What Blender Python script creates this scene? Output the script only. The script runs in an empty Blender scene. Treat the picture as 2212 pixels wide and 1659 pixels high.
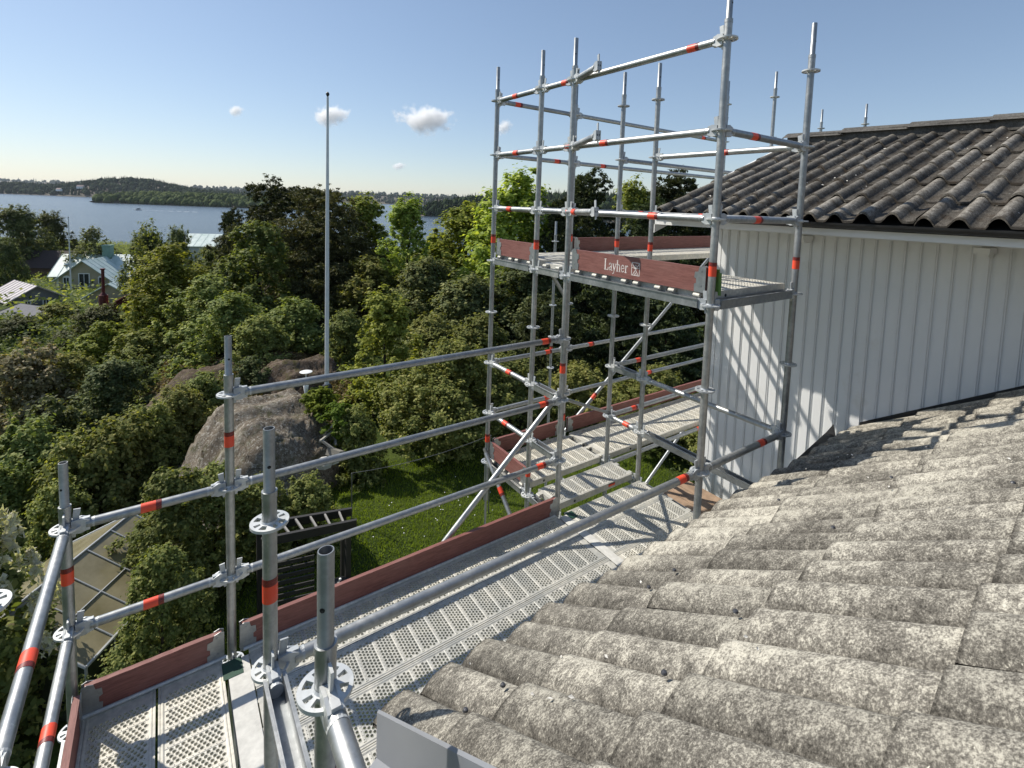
import bpy, math, random
import numpy as np
from mathutils import Vector, Matrix
R_ = math.radians
scene = bpy.context.scene

# ------------------------------------------------------------------ camera
CAM = np.array([-2.5400, -1.7162, 2.5389])
FW, RT = np.array([.59552, .80334]), np.array([.80334, -.59552])
PITCH, ROLL = .080622, .036386
F_PX, CX, CY, PW, PH = 1091.94, 1158.61, 532.54, 2212., 1659.

def cam_axes():
    fwd = np.array([*(FW * math.cos(PITCH)), -math.sin(PITCH)])
    up = np.array([*(FW * math.sin(PITCH)), math.cos(PITCH)])
    right = np.array([*RT, 0.])
    c, s = math.cos(ROLL), math.sin(ROLL)
    return c * right + s * up, -s * right + c * up, fwd
AX_R, AX_U, AX_F = cam_axes()
cd = bpy.data.cameras.new('camera')
cd.sensor_width = 36.
cd.lens = F_PX / PW * 36.
cd.shift_x = (PW / 2 - CX) / PW
cd.shift_y = (CY - PH / 2) / PW
cd.clip_start, cd.clip_end = .05, 40000.
camera = bpy.data.objects.new('camera', cd)
scene.collection.objects.link(camera)
camera.matrix_world = Matrix(((AX_R[0], AX_U[0], -AX_F[0], CAM[0]), (AX_R[1], AX_U[1], -AX_F[1], CAM[1]),
                              (AX_R[2], AX_U[2], -AX_F[2], CAM[2]), (0, 0, 0, 1)))
scene.camera = camera

# ------------------------------------------------------------------ light
SUN = Vector((-.53, .80, 1.0)).normalized()
world = bpy.data.worlds.new('World'); scene.world = world; world.use_nodes = True
wn, wl = world.node_tree.nodes, world.node_tree.links
sky = wn.new('ShaderNodeTexSky'); sky.sky_type = 'NISHITA'; sky.sun_disc = False
sky.sun_elevation = math.asin(SUN.z); sky.sun_rotation = math.atan2(SUN.x, SUN.y)
sky.altitude = 10.; sky.air_density = 1.0; sky.dust_density = .35; sky.ozone_density = 3.0
gm = wn.new('ShaderNodeGamma'); gm.inputs[1].default_value = .74
tn = wn.new('ShaderNodeMix'); tn.data_type = 'RGBA'; tn.blend_type = 'MULTIPLY'; tn.inputs[0].default_value = 1.; tn.inputs[7].default_value = (.975, .99, 1.03, 1)
wl.new(sky.outputs[0], gm.inputs[0]); wl.new(gm.outputs[0], tn.inputs[6]); wl.new(tn.outputs[2], wn['Background'].inputs[0]); wn['Background'].inputs[1].default_value = .15
sl = bpy.data.lights.new('sun', 'SUN'); sl.energy = 4.5; sl.angle = R_(.53); sl.color = (1., .94, .84)
sun = bpy.data.objects.new('sun', sl); scene.collection.objects.link(sun)
sun.rotation_euler = SUN.to_track_quat('Z', 'Y').to_euler()
scene.view_settings.view_transform = 'Standard'; scene.view_settings.look = 'None'
scene.view_settings.gamma = 1.; scene.view_settings.exposure = .35
scene.cycles.max_bounces = 8; scene.cycles.transparent_max_bounces = 12

# ------------------------------------------------------------------ helpers
COL = scene.collection
rng = np.random.default_rng(7)
random.seed(5)

def plan(f, r):                       # metres ahead of / right of the viewer -> world x, y
    p = CAM[:2] + f * FW + r * RT
    return float(p[0]), float(p[1])

def at(px, py, d):                    # photo pixel at distance ahead -> world point
    w = AX_F + (px - CX) / F_PX * AX_R - (py - CY) / F_PX * AX_U
    t = d / float(w[:2] @ FW)
    return CAM + t * w

class MB:
    def __init__(s): s.v, s.f, s.m = [], [], []
    def add(s, vs, fs, mi=0):
        o = len(s.v); s.v += [tuple(map(float, p)) for p in vs]
        s.f += [tuple(i + o for i in f) for f in fs]; s.m += [mi] * len(fs)
    def box(s, x0, x1, y0, y1, z0, z1, mi=0, M=None):
        vs = [(x, y, z) for z in (z0, z1) for y in (y0, y1) for x in (x0, x1)]
        if M is not None: vs = [M @ Vector(p) for p in vs]
        s.add(vs, [(0, 2, 3, 1), (4, 5, 7, 6), (0, 1, 5, 4), (2, 6, 7, 3), (0, 4, 6, 2), (1, 3, 7, 5)], mi)
    def tube(s, a, b, r, r2=None, n=14, caps=True, mi=0):
        a, b = Vector(a), Vector(b); d = (b - a).normalized(); r2 = r if r2 is None else r2
        x = d.orthogonal().normalized(); y = d.cross(x)
        ring = lambda c, rr: [c + x * (rr * math.cos(t)) + y * (rr * math.sin(t)) for t in np.arange(n) * 2 * math.pi / n]
        fs = [(i, (i + 1) % n, n + (i + 1) % n, n + i) for i in range(n)]
        if caps: fs += [tuple(range(n))[::-1], tuple(range(n, 2 * n))]
        s.add(ring(a, r) + ring(b, r2), fs, mi)
    def lathe(s, prof, n=20, mi=0, c=(0, 0, 0)):          # prof: (r, z) pairs
        vs, fs = [], []
        for r, z in prof:
            vs += [(c[0] + r * math.cos(t), c[1] + r * math.sin(t), c[2] + z) for t in np.arange(n) * 2 * math.pi / n]
        for k in range(len(prof) - 1):
            fs += [(k * n + i, k * n + (i + 1) % n, (k + 1) * n + (i + 1) % n, (k + 1) * n + i) for i in range(n)]
        s.add(vs, fs, mi)
    def prism(s, poly, z0, z1, M=None, mi=0):              # extruded 2D outline
        n = len(poly)
        vs = [(x, y, z0) for x, y in poly] + [(x, y, z1) for x, y in poly]
        if M is not None: vs = [M @ Vector(p) for p in vs]
        s.add(vs, [(i, (i + 1) % n, n + (i + 1) % n, n + i) for i in range(n)] + [tuple(range(n))[::-1], tuple(range(n, 2 * n))], mi)
    def mesh(s, name, mats, smooth=False):
        me = bpy.data.meshes.new(name); me.from_pydata(s.v, [], s.f)
        for m in (mats if isinstance(mats, (list, tuple)) else [mats]): me.materials.append(m)
        if any(s.m): me.polygons.foreach_set('material_index', s.m)
        if smooth:
            me.polygons.foreach_set('use_smooth', [True] * len(me.polygons))
            try: me.set_sharp_from_angle(angle=R_(40))
            except Exception: pass
        me.update(); return me
    def build(s, name, mats, parent=None, smooth=False, loc=None, label=None):
        return obj(name, s.mesh(name, mats, smooth), parent, loc, label)

def obj(name, me, parent=None, loc=None, label=None, rot=None):
    o = bpy.data.objects.new(name, me); COL.objects.link(o)
    if parent is not None: o.parent = parent
    if loc is not None: o.location = loc
    if rot is not None: o.rotation_euler = rot
    if label: o['label'] = label
    return o
def tag(o, label=None, cat=None, group=None, kind=None):
    if label: o['label'] = label
    if cat: o['category'] = cat
    if group: o['group'] = group
    if kind: o['kind'] = kind
    return o
def empty(name, loc=(0, 0, 0), rz=0.):
    o = bpy.data.objects.new(name, None); COL.objects.link(o); o.location = loc; o.rotation_euler = (0, 0, rz)
    o.empty_display_size = .1
    return o
def np_mesh(name, V, Q, mats, mi=None, smooth=False):
    """fast mesh from arrays, Q: (n,4) or (n,3)"""
    k = Q.shape[1]
    me = bpy.data.meshes.new(name)
    me.vertices.add(len(V)); me.vertices.foreach_set('co', np.asarray(V, np.float32).ravel())
    me.loops.add(Q.size); me.loops.foreach_set('vertex_index', np.asarray(Q, np.int32).ravel())
    me.polygons.add(len(Q)); me.polygons.foreach_set('loop_start', np.arange(0, Q.size, k, dtype=np.int32))
    for m in (mats if isinstance(mats, (list, tuple)) else [mats]): me.materials.append(m)
    if mi is not None: me.polygons.foreach_set('material_index', np.asarray(mi, np.int32))
    if smooth: me.polygons.foreach_set('use_smooth', np.ones(len(Q), bool))
    me.update(calc_edges=True); me.validate(); return me

# ------------------------------------------------------------------ materials
class Mat:
    def __init__(s, name):
        s.m = bpy.data.materials.new(name); s.m.use_nodes = True
        s.n, s.l = s.m.node_tree.nodes, s.m.node_tree.links
        s.b = s.n['Principled BSDF']; s.out = s.n['Material Output']
    def node(s, t, **k):
        nd = s.n.new(t)
        for a, v in k.items():
            if a in nd.inputs.keys(): nd.inputs[a].default_value = v
            else: setattr(nd, a, v)
        return nd
    def coord(s, kind='Object'): return s.node('ShaderNodeTexCoord').outputs[kind]
    def noise(s, scale, detail=4, rough=.55, co=None, stretch=None, dist=0.):
        co = co or s.coord()
        if stretch:
            mp = s.node('ShaderNodeMapping'); mp.inputs['Scale'].default_value = stretch; s.l.new(co, mp.inputs[0]); co = mp.outputs[0]
        nd = s.node('ShaderNodeTexNoise', Scale=scale, Detail=detail, Roughness=rough, Distortion=dist)
        s.l.new(co, nd.inputs['Vector']); return nd.outputs['Fac']
    def ramp(s, fac, stops):
        nd = s.node('ShaderNodeValToRGB'); e = nd.color_ramp.elements
        while len(e) < len(stops): e.new(.5)
        for el, (p, c) in zip(e, stops):
            el.position = p; el.color = (*c, 1) if len(c) == 3 else c
        s.l.new(fac, nd.inputs[0]); return nd.outputs[0]
    def mix(s, fac, a, b, mode='MIX'):
        nd = s.node('ShaderNodeMix', data_type='RGBA', blend_type=mode)
        for i, x in ((0, fac), (6, a), (7, b)):
            if hasattr(x, 'is_linked'): s.l.new(x, nd.inputs[i])
            else: nd.inputs[i].default_value = x if i == 0 else (*x, 1)
        return nd.outputs[2]
    def math(s, op, a, b=0.):
        nd = s.node('ShaderNodeMath', operation=op)
        for i, x in enumerate((a, b)):
            if hasattr(x, 'is_linked'): s.l.new(x, nd.inputs[i])
            else: nd.inputs[i].default_value = x
        return nd.outputs[0]
    def bump(s, h, strength=.3, dist=.01):
        nd = s.node('ShaderNodeBump', Strength=strength, Distance=dist); s.l.new(h, nd.inputs['Height']); s.l.new(nd.outputs[0], s.b.inputs['Normal'])
    def set(s, color=None, rough=.6, metal=0., spec=.5):
        if color is not None:
            if hasattr(color, 'is_linked'): s.l.new(color, s.b.inputs['Base Color'])
            else: s.b.inputs['Base Color'].default_value = (*color, 1)
        if hasattr(rough, 'is_linked'): s.l.new(rough, s.b.inputs['Roughness'])
        else: s.b.inputs['Roughness'].default_value = rough
        s.b.inputs['Metallic'].default_value = metal; s.b.inputs['Specular IOR Level'].default_value = spec
        return s.m

def grey(v, t=(1, 1, 1)): return (v * t[0], v * t[1], v * t[2])
def m_galv(name, base=.42, rough=.42, metal=.75, t=(1, 1, 1)):
    m = Mat(name); co = m.coord('Object')
    a = m.noise(38, 4, .6, co); b = m.noise(5, 5, .6, co)
    c = m.mix(m.ramp(b, [(.35, (0, 0, 0)), (.7, (1, 1, 1))]), grey(base * .8, (.95, 1, 1.04)), grey(base * 1.18, (1, 1, .98)))
    c = m.mix(m.ramp(a, [(.4, (0, 0, 0)), (.62, (.6, .6, .6))]), c, grey(base * .68, (.97, 1, 1.0)))
    oi = m.node('ShaderNodeObjectInfo')
    c = m.mix(1., c, m.ramp(oi.outputs['Random'], [(0, (.80, .82, .84)), (.5, (.96, .97, .97)), (1, (1.06, 1.05, 1.02))]), 'MULTIPLY')
    sp = m.noise(17, 6, .8, co, (1, 1, .35)); ru = m.noise(9, 6, .8, co, None, .5)
    c = m.mix(m.ramp(sp, [(.62, (0, 0, 0)), (.70, (.55, .55, .55))]), c, (.62, .61, .57))
    c = m.mix(m.ramp(ru, [(.66, (0, 0, 0)), (.76, (.5, .5, .5))]), c, (.20, .15, .10))
    c = m.mix(1., c, t, 'MULTIPLY')
    m.bump(a, .12, .002)
    return m.set(c, m.ramp(b, [(.3, grey(rough - .08)), (.7, grey(rough + .13))]), metal)
GALV = m_galv('galvanised steel')
ROSE = m_galv('galvanised rosette', .60, .5, .35)
DECK = m_galv('galvanised deck', .60, .6, .2, (1.07, 1., .88))
DARKSTEEL = m_galv('dark steel', .2, .5, .7)

def m_band():
    m = Mat('orange sticker'); g = m.coord('Generated'); sp = m.node('ShaderNodeSeparateXYZ'); m.l.new(g, sp.inputs[0])
    z = sp.outputs[2]
    n = m.noise(90, 2, .5, g, (1, 1, 5))
    worn = m.ramp(m.noise(22, 6, .8), [(.50, (0, 0, 0)), (.75, (.55, .55, .55))])
    orange = m.mix(worn, (.80, .075, .03), (.62, .20, .14))
    dark = m.mix(m.ramp(n, [(.5, (0, 0, 0)), (.56, (1, 1, 1))]), (.015, .012, .012), (.45, .03, .02))
    c = m.mix(m.math('GREATER_THAN', z, .72), orange, dark)
    return m.set(c, .45)
BAND = m_band()

def m_toe():
    m = Mat('red brown painted wood'); co = m.coord()
    w = m.noise(9, 6, .65, co, (1, 14, 14), 1.2)
    n = m.noise(3.5, 5, .6, co)
    c = m.mix(m.ramp(w, [(.35, (0, 0, 0)), (.65, (1, 1, 1))]), (.140, .046, .037), (.25, .100, .082))
    c = m.mix(m.ramp(n, [(.50, (0, 0, 0)), (.78, (.6, .6, .6))]), c, (.25, .12, .10))
    s = m.noise(26, 5, .8, co, (.6, 3, 3))
    c = m.mix(m.ramp(s, [(.66, (0, 0, 0)), (.74, (.45, .45, .45))]), c, (.42, .36, .32))
    m.bump(w, .25, .003)
    return m.set(c, .62)
TOE = m_toe()

def m_tile(name, dark, mid, lich, lo, hi, moss=0., crest=0.):
    m = Mat(name); co = m.coord()
    f = m.noise(170, 4, .8, co); md = m.noise(34, 6, .75, co); lg = m.noise(2.1, 5, .6, co)
    a = m.math('ADD', m.math('MULTIPLY', f, .44), m.math('ADD', m.math('MULTIPLY', md, .30), m.math('MULTIPLY', lg, .26)))
    ej = m.node('ShaderNodeAttribute', attribute_name='lip')          # darker line along each tile's lower edge, marking the joint
    a = m.math('SUBTRACT', a, m.math('MULTIPLY', m.math('MULTIPLY', ej.outputs["Fac"], .11), m.noise(30, 3, .6, co)))
    if crest:                                      # colour turns paler towards the crests, by profile height
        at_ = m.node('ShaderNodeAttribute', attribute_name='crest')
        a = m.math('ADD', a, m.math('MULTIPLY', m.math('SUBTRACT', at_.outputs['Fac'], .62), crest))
    c = m.ramp(a, [(lo, dark), ((lo + hi) / 2, mid), (hi, lich)])
    g = m.node('ShaderNodeNewGeometry')
    c = m.mix(1., c, m.ramp(g.outputs['Random Per Island'], [(0, (.72, .72, .72)), (1, (1., 1., 1.))]), 'MULTIPLY')
    sp = m.noise(55, 3, .6, co, (1, 1, 1), .6)
    c = m.mix(m.ramp(sp, [(.70, (0, 0, 0)), (.76, (.8, .8, .8))]), c, tuple(min(1, x * 1.25) for x in lich))
    if moss:
        mo = m.noise(9, 6, .75, co)
        c = m.mix(m.ramp(mo, [(.50, (0, 0, 0)), (.66, (moss, moss, moss))]), c, (.045, .032, .020))
    m.bump(a, .55, .006)
    return m.set(c, .92, 0, .25)
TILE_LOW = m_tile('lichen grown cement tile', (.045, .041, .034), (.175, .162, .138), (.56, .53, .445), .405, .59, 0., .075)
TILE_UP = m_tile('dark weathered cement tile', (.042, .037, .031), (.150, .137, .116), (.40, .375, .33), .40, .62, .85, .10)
RIDGE = m_tile('ridge cap cement', (.045, .042, .038), (.15, .142, .128), (.40, .385, .35), .42, .66, .3)

def m_wall():
    m = Mat('white painted boards'); co = m.coord()
    n = m.noise(1.4, 5, .6, co, (1, 1, .35)); s = m.noise(60, 3, .6, co, (1, 1, .05)); st = m.noise(2.7, 4, .7, co, (1, 1, .8))
    c = m.mix(m.ramp(n, [(.3, (0, 0, 0)), (.75, (1, 1, 1))]), (.70, .71, .71), (.80, .80, .79))
    c = m.mix(m.ramp(st, [(.62, (0, 0, 0)), (.80, (.5, .5, .5))]), c, (.55, .52, .43))
    m.bump(s, .15, .002)
    return m.set(c, .5)
WALL = m_wall()
def m_plain(name, col, rough=.6, var=.18, scale=6., metal=0., spec=.5, bump=0.):
    m = Mat(name); n = m.noise(scale, 5, .6)
    c = m.mix(m.ramp(n, [(.3, (0, 0, 0)), (.7, (1, 1, 1))]), tuple(x * (1 - var) for x in col), tuple(min(1, x * (1 + var)) for x in col))
    if bump: m.bump(n, bump, .02)
    return m.set(c, rough, metal, spec)
WHITE = m_plain('white paint', (.78, .78, .76), .5, .05)
BLACK = m_plain('black metal', (.014, .014, .015), .45, .3)
SHEET = m_plain('grey sheet metal', (.23, .24, .26), .45, .06, 3., .0)
HOLE = m_plain('hole', (.01, .01, .01), .8)
GREEN = m_plain('green paint mark', (.012, .055, .032), .6, .3, 30)
LETTER = m_plain('white stencil', (.72, .66, .62), .7, .2, 60)
STRAP = m_plain('green strap', (.10, .20, .04), .7, .2, 40)
PLANKW = m_plain('brown wood plank', (.30, .205, .135), .8, .3, 12)

# ------------------------------------------------------------------ scaffold
TR = .0218                                          # tube radius
def mesh_rosette():
    n, r = 64, [TR - .001, .0285, .0475, .0565]; t = .0045
    hole = [(i % 16) in (1, 2, 3) or (i % 16) in (7, 8, 9, 10, 11) for i in range(n)]
    b = MB(); vs, fs = [], []
    for z in (t, -t):
        for rr in r: vs += [(rr * math.cos(2 * math.pi * i / n), rr * math.sin(2 * math.pi * i / n), z) for i in range(n)]
    I = lambda side, k, i: side * 4 * n + k * n + i % n
    for i in range(n):
        for k in range(3):
            if k == 1 and hole[i]: continue
            fs.append((I(0, k, i), I(0, k + 1, i), I(0, k + 1, i + 1), I(0, k, i + 1)))
            fs.append((I(1, k, i), I(1, k, i + 1), I(1, k + 1, i + 1), I(1, k + 1, i)))
        fs.append((I(0, 3, i), I(1, 3, i), I(1, 3, i + 1), I(0, 3, i + 1)))
        if hole[i]:
            fs.append((I(0, 1, i), I(0, 1, i + 1), I(1, 1, i + 1), I(1, 1, i)))
            fs.append((I(0, 2, i + 1), I(0, 2, i), I(1, 2, i), I(1, 2, i + 1)))
            if not hole[(i + 1) % n]: fs.append((I(0, 1, i + 1), I(0, 2, i + 1), I(1, 2, i + 1), I(1, 1, i + 1)))
            if not hole[(i - 1) % n]: fs.append((I(0, 2, i), I(0, 1, i), I(1, 1, i), I(1, 2, i)))
    b.add(vs, fs)
    b.lathe([(TR + .004, -.012), (TR + .004, -.0046)], 24); b.lathe([(TR + .003, .0046), (TR + .0005, .011)], 24)
    return b.mesh('rosette', ROSE)
ME_ROSE = mesh_rosette()
def mesh_spigot():
    b = MB(); ro, ri, h = .0172, .0140, .205
    b.lathe([(TR, -.004), (ro, .002), (ro, h - .003), (ro - .001, h), (ri, h), (ri, h - .12)], 24)
    b.add([(ri * math.cos(t), ri * math.sin(t), h - .12) for t in np.arange(12) * math.pi / 6], [tuple(range(12))])
    for a in (math.pi * 1.42, math.pi * .42):                                    # drilled pin hole, seen as a dark disc
        c = Vector((math.cos(a), math.sin(a), 0)); s = Vector((-c.y, c.x, 0))
        vs = []
        for t in np.arange(12) * math.pi / 6:
            w = .0055 * math.cos(t); q = math.asin(w / ro)
            vs.append((c * math.cos(q) + s * math.sin(q)) * (ro + .0006) + Vector((0, 0, .085 + .0055 * math.sin(t))))
        b.add(vs, [tuple(range(12))], 1)
    return b.mesh('spigot', [GALV, HOLE], True)
ME_SPIG = mesh_spigot()
def mesh_band(r=TR, h=.082):
    b = MB(); b.lathe([(r + .0004, 0), (r + .0009, 0), (r + .0009, h), (r + .0004, h)], 28); return b.mesh('label_band', BAND, True)
ME_BAND = mesh_band()
def mesh_wedge():                                    # ledger head: x towards the tube, rosette at x = -.047
    b = MB()
    poly = [(-.052, -.030), (-.018, -.034), (.012, -.021), (.012, .021), (-.018, .034), (-.052, .030)]
    for y0, y1 in ((-.017, -.0095), (.0095, .017)):
        b.prism(poly, 0, y1 - y0, Matrix.Translation((0, y1, 0)) @ Matrix.Rotation(R_(90), 4, 'X'))
    b.box(-.050, .012, -.0095, .0095, .0065, .030); b.box(-.050, .012, -.0095, .0095, -.030, -.0065)
    b.tube((.010, 0, 0), (.030, 0, 0), .0205, .0228, 16)
    M = Matrix.Translation((-.040, 0, 0)) @ Matrix.Rotation(R_(6), 4, 'Y')
    b.prism([(-.010, -.052), (.006, -.052), (.013, .062), (.013, .080), (-.012, .080)], -.0032, .0032, M @ Matrix.Rotation(R_(90), 4, 'X'))
    return b.mesh('wedge_head', ROSE)
ME_WEDGE = mesh_wedge()

scaffold = tag(empty('scaffold', (0, 0, 0)), 'galvanised steel scaffold of round tubes with rosettes standing round the white house', 'scaffold')
# name: x, y, bottom, highest rosette, label-band heights, lowest rosette
POSTS = {
 'T1': (0, 2.404, -.40, 3.5, [2.17, .20], -.0), 'T2': (0, 1.711, -5.6, 3.5, [2.17, .17], -.5),
 'T3': (0, 1.299, -5.4, 3.5, [1.22], -.0), 'T6': (0, 0, -4.9, 3.5, [2.17], .5), 'T7': (.960, 0, -4.9, 3.5, [2.17], .5),
 'T5': (.963, 1.300, -5.2, 3.5, [2.17], -.5), 'T4': (.965, 1.715, -5.3, 3.5, [2.17], -.5), 'T9': (.965, 2.404, -5.5, 3.5, [2.17, .20], -.5),
 'P2': (-2.280, 1.283, -5.5, 1.5, [1.22], 0), 'P1': (-2.922, 1.283, -5.5, 1.0, [.735], 0), 'P0': (-2.922, .020, -5.3, 1.5, [], 0.5),
 'Q2': (-2.283, .009, -5.2, 1.5, [1.235], 0.5), 'Q1': (-2.280, -.670, -4.6, 1.5, [1.235], 1.0),
 'T10': (3.65, 1.740, -5.3, 4.0, [], .0), 'T10b': (3.65, 2.404, -5.5, 4.0, [], .0),
 'T11': (6.35, 2.404, -5.5, 4.0, [], 3.0), 'T12': (6.35, 1.740, -5.5, 4.0, [], 3.0), 'T8': (2.341, 4.378, -5.6, 2.0, [.27], -.5)}
PO = {}
for nm, (x, y, zb, zt, bands, lo) in POSTS.items():
    b = MB(); b.tube((0, 0, 0), (0, 0, zt + .105 - zb), TR, n=24, caps=True)
    b.tube((0, 0, zt + .085 - zb), (0, 0, zt + .1055 - zb), TR + .0012, n=24)
    if nm == 'T1':
        b.tube((0, 0, -.55), (0, 0, 0), .011, n=12); b.box(-.05, .05, -.05, .05, -.56, -.55)
    elif nm not in ('T3x',):
        b.box(-.066, .066, -.066, .066, -.012, 0)
    p = b.build('standard', GALV, scaffold, True, (x, y, zb)); PO[nm] = p
    z = lo
    while z < zt + .01:
        obj('rosette', ME_ROSE, p, (0, 0, z - zb), rot=(0, 0, 0)); z += .5
    obj('spigot', ME_SPIG, p, (0, 0, zt + .105 - zb), rot=(0, 0, random.uniform(-.4, .4)))
    for zz in bands: obj('label_band', ME_BAND, p, (0, 0, zz - zb), rot=(0, 0, random.random()))
XY = {k: Vector((v[0], v[1], 0)) for k, v in POSTS.items()}

def frame_x(a, b):                                    # matrix with local x from a to b, z up-ish
    x = (b - a).normalized(); y = Vector((0, 0, 1)).cross(x)
    y = y.normalized() if y.length > 1e-4 else Vector((0, 1, 0)); z = x.cross(y)
    M = Matrix((x, y, z)).transposed().to_4x4(); M.translation = a; return M
def ledger(a, b, band=.5, tube=True, heads=(1, 1), name='ledger'):
    a, b = Vector(a), Vector(b); M = frame_x(a, b); L = (b - a).length; g = .072
    m = MB()
    if tube: m.tube((g, 0, 0), (L - g, 0, 0), TR, n=20)
    else:
        for y0, y1, z0, z1 in ((-.026, .026, -.026, -.022), (-.026, -.022, -.022, .030), (.022, .026, -.022, .030)): m.box(g, L - g, y0, y1, z0, z1)
        for y0, y1 in ((-.033, -.0262), (.0262, .033)): m.box(g, L - g, y0, y1, .024, .030)
    o = m.build(name, GALV, scaffold, tube); o.matrix_local = M
    if heads[0]: obj('wedge_head', ME_WEDGE, o, (g, 0, 0))
    if heads[1]: obj('wedge_head', ME_WEDGE, o, (L - g, 0, 0), rot=(0, 0, math.pi))
    if tube and band:
        q = obj('label_band', ME_BAND, o, (L * band, 0, 0), rot=(0, R_(90), 0))
    return o
def lp(p, q, z, band=.5, tube=True, heads=(1, 1)):
    return ledger(XY[p] + Vector((0, 0, z)), XY[q] + Vector((0, 0, z)), band, tube, heads)
for z, bs in ((3.5, (.40, .66, .80)), (3.0, (.45, .85, .25)), (2.5, (.34, .95, .62))):
    lp('T1', 'T2', z, bs[0]); lp('T2', 'T3', z, bs[1] if z < 3.4 else .66); lp('T3', 'T6', z, bs[2])
for z in (1.0, .5): lp('T1', 'T2', z, .45 if z > .8 else .40); lp('T2', 'T3', z, 0, False)
for a, b in (('T1', 'T2'), ('T2', 'T3'), ('T3', 'T6'), ('T6', 'T7'), ('T4', 'T9')): lp(a, b, 2.0, 0, False)
for a, b in (('T1', 'T2'), ('T2', 'T3'), ('T4', 'T9'), ('T4', 'T5')): lp(a, b, 0., 0, False)
for z in (3.5, 3.0, 2.5, 1.0, .5):
    lp('T1', 'T9', z, {3.5: .20, 3.0: .72, 2.5: 0, 1.0: .70, .5: .71}[z]); lp('T9', 'T10b', z, {3.5: .8, 3.0: .14, 2.5: .5, 1.0: .12, .5: .5}[z])
lp('T4', 'T10', 3.0, 0); lp('T4', 'T10', 2.5, .1); lp('T4', 'T10', 1.0, .13); lp('T4', 'T10', .5, .12); lp('T4', 'T10', 0., .55)
lp('T5', 'T7', 3.0, .5); lp('T5', 'T7', 2.5, .38); lp('T5', 'T7', 1.0, 0); lp('T5', 'T7', .5, 0, False)
lp('T4', 'T5', 1.0, 0, False); lp('T4', 'T5', .5, .5)
for z in (3.0, 2.5, 1.0): lp('T6', 'T7', z, {3.0: .30, 2.5: .40, 1.0: .66}[z])
for z in (1.5, 1.0, .5): lp('P2', 'T3', z, .90)
for z in (1.0, .5): lp('P1', 'P2', z, .42); lp('P1', 'P0', z, .62 if z > .8 else .42)
lp('Q2', 'T6', 1.0, .91); lp('Q2', 'Q1', 1.0, 0, False)
ledger((-2.28, -.670, 1.5), (-2.28, -1.40, 1.5), 0, True, (1, 1))
lp('Q2', 'P2', 0., 0, False); lp('P1', 'P0', 0., 0, False); lp('T3', 'T6', 0., 0, False); lp('T5', 'T7', 0., 0, False)
for z, e in ((3.5, (-.12, .886)), (3.0, (-.26, .72)), (2.5, (-.17, .80))):        # loose ledgers swung off T3
    ledger((0, 1.299, z), (e[0], e[1], z + .012), .16 if z < 2.8 else 0, True, (1, 1))
def brace(a, b, band=.3, r=.0205):
    a, b = Vector(a), Vector(b); M = frame_x(a, b); L = (b - a).length
    m = MB(); m.tube((.03, 0, 0), (L - .03, 0, 0), r, n=16); m.box(-.02, .07, -.006, .006, -.018, .018); m.box(L - .07, L + .02, -.006, .006, -.018, .018)
    o = m.build('diagonal_brace', GALV, scaffold, True); o.matrix_local = M
    if band: obj('label_band', ME_BAND, o, (L * band, 0, 0), rot=(0, R_(90), 0))
brace((-.04, 1.335, 1.0), (-2.24, 1.335, -.95), 0)
brace((1.0, 2.44, .02), (3.61, 2.44, 1.98), .16)
brace((1.0, 2.37, -1.98), (3.61, 2.37, -.02), 0)
brace((.60, 2.405, 2.0), (.955, 2.405, 1.53), 0)
brace((-.03, 2.40, .12), (-.03, 1.73, -.46), .42)
brace((.03, 1.299, 1.0), (.94, 1.70, .54), 0, .014)
for a, c in ((-2.23, -.06), (-2.89, -2.31)):
    m = MB(); m.tube((a, 1.247, .072), (c, 1.247, .072), .0095, n=10); m.build('edge_sheen_tube', ROSE, scaffold, True)  # added pale tube standing in for the sky sheen along the deck edge
m = MB(); m.box(-2.335, -2.245, 1.10, 1.215, .0655, .0675); m.build('paint_mark', GREEN, scaffold)
m = MB(); m.box(.035, .10, 1.15, 1.232, .0665, .0685); m.build('paint_mark', GREEN, scaffold)

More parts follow.
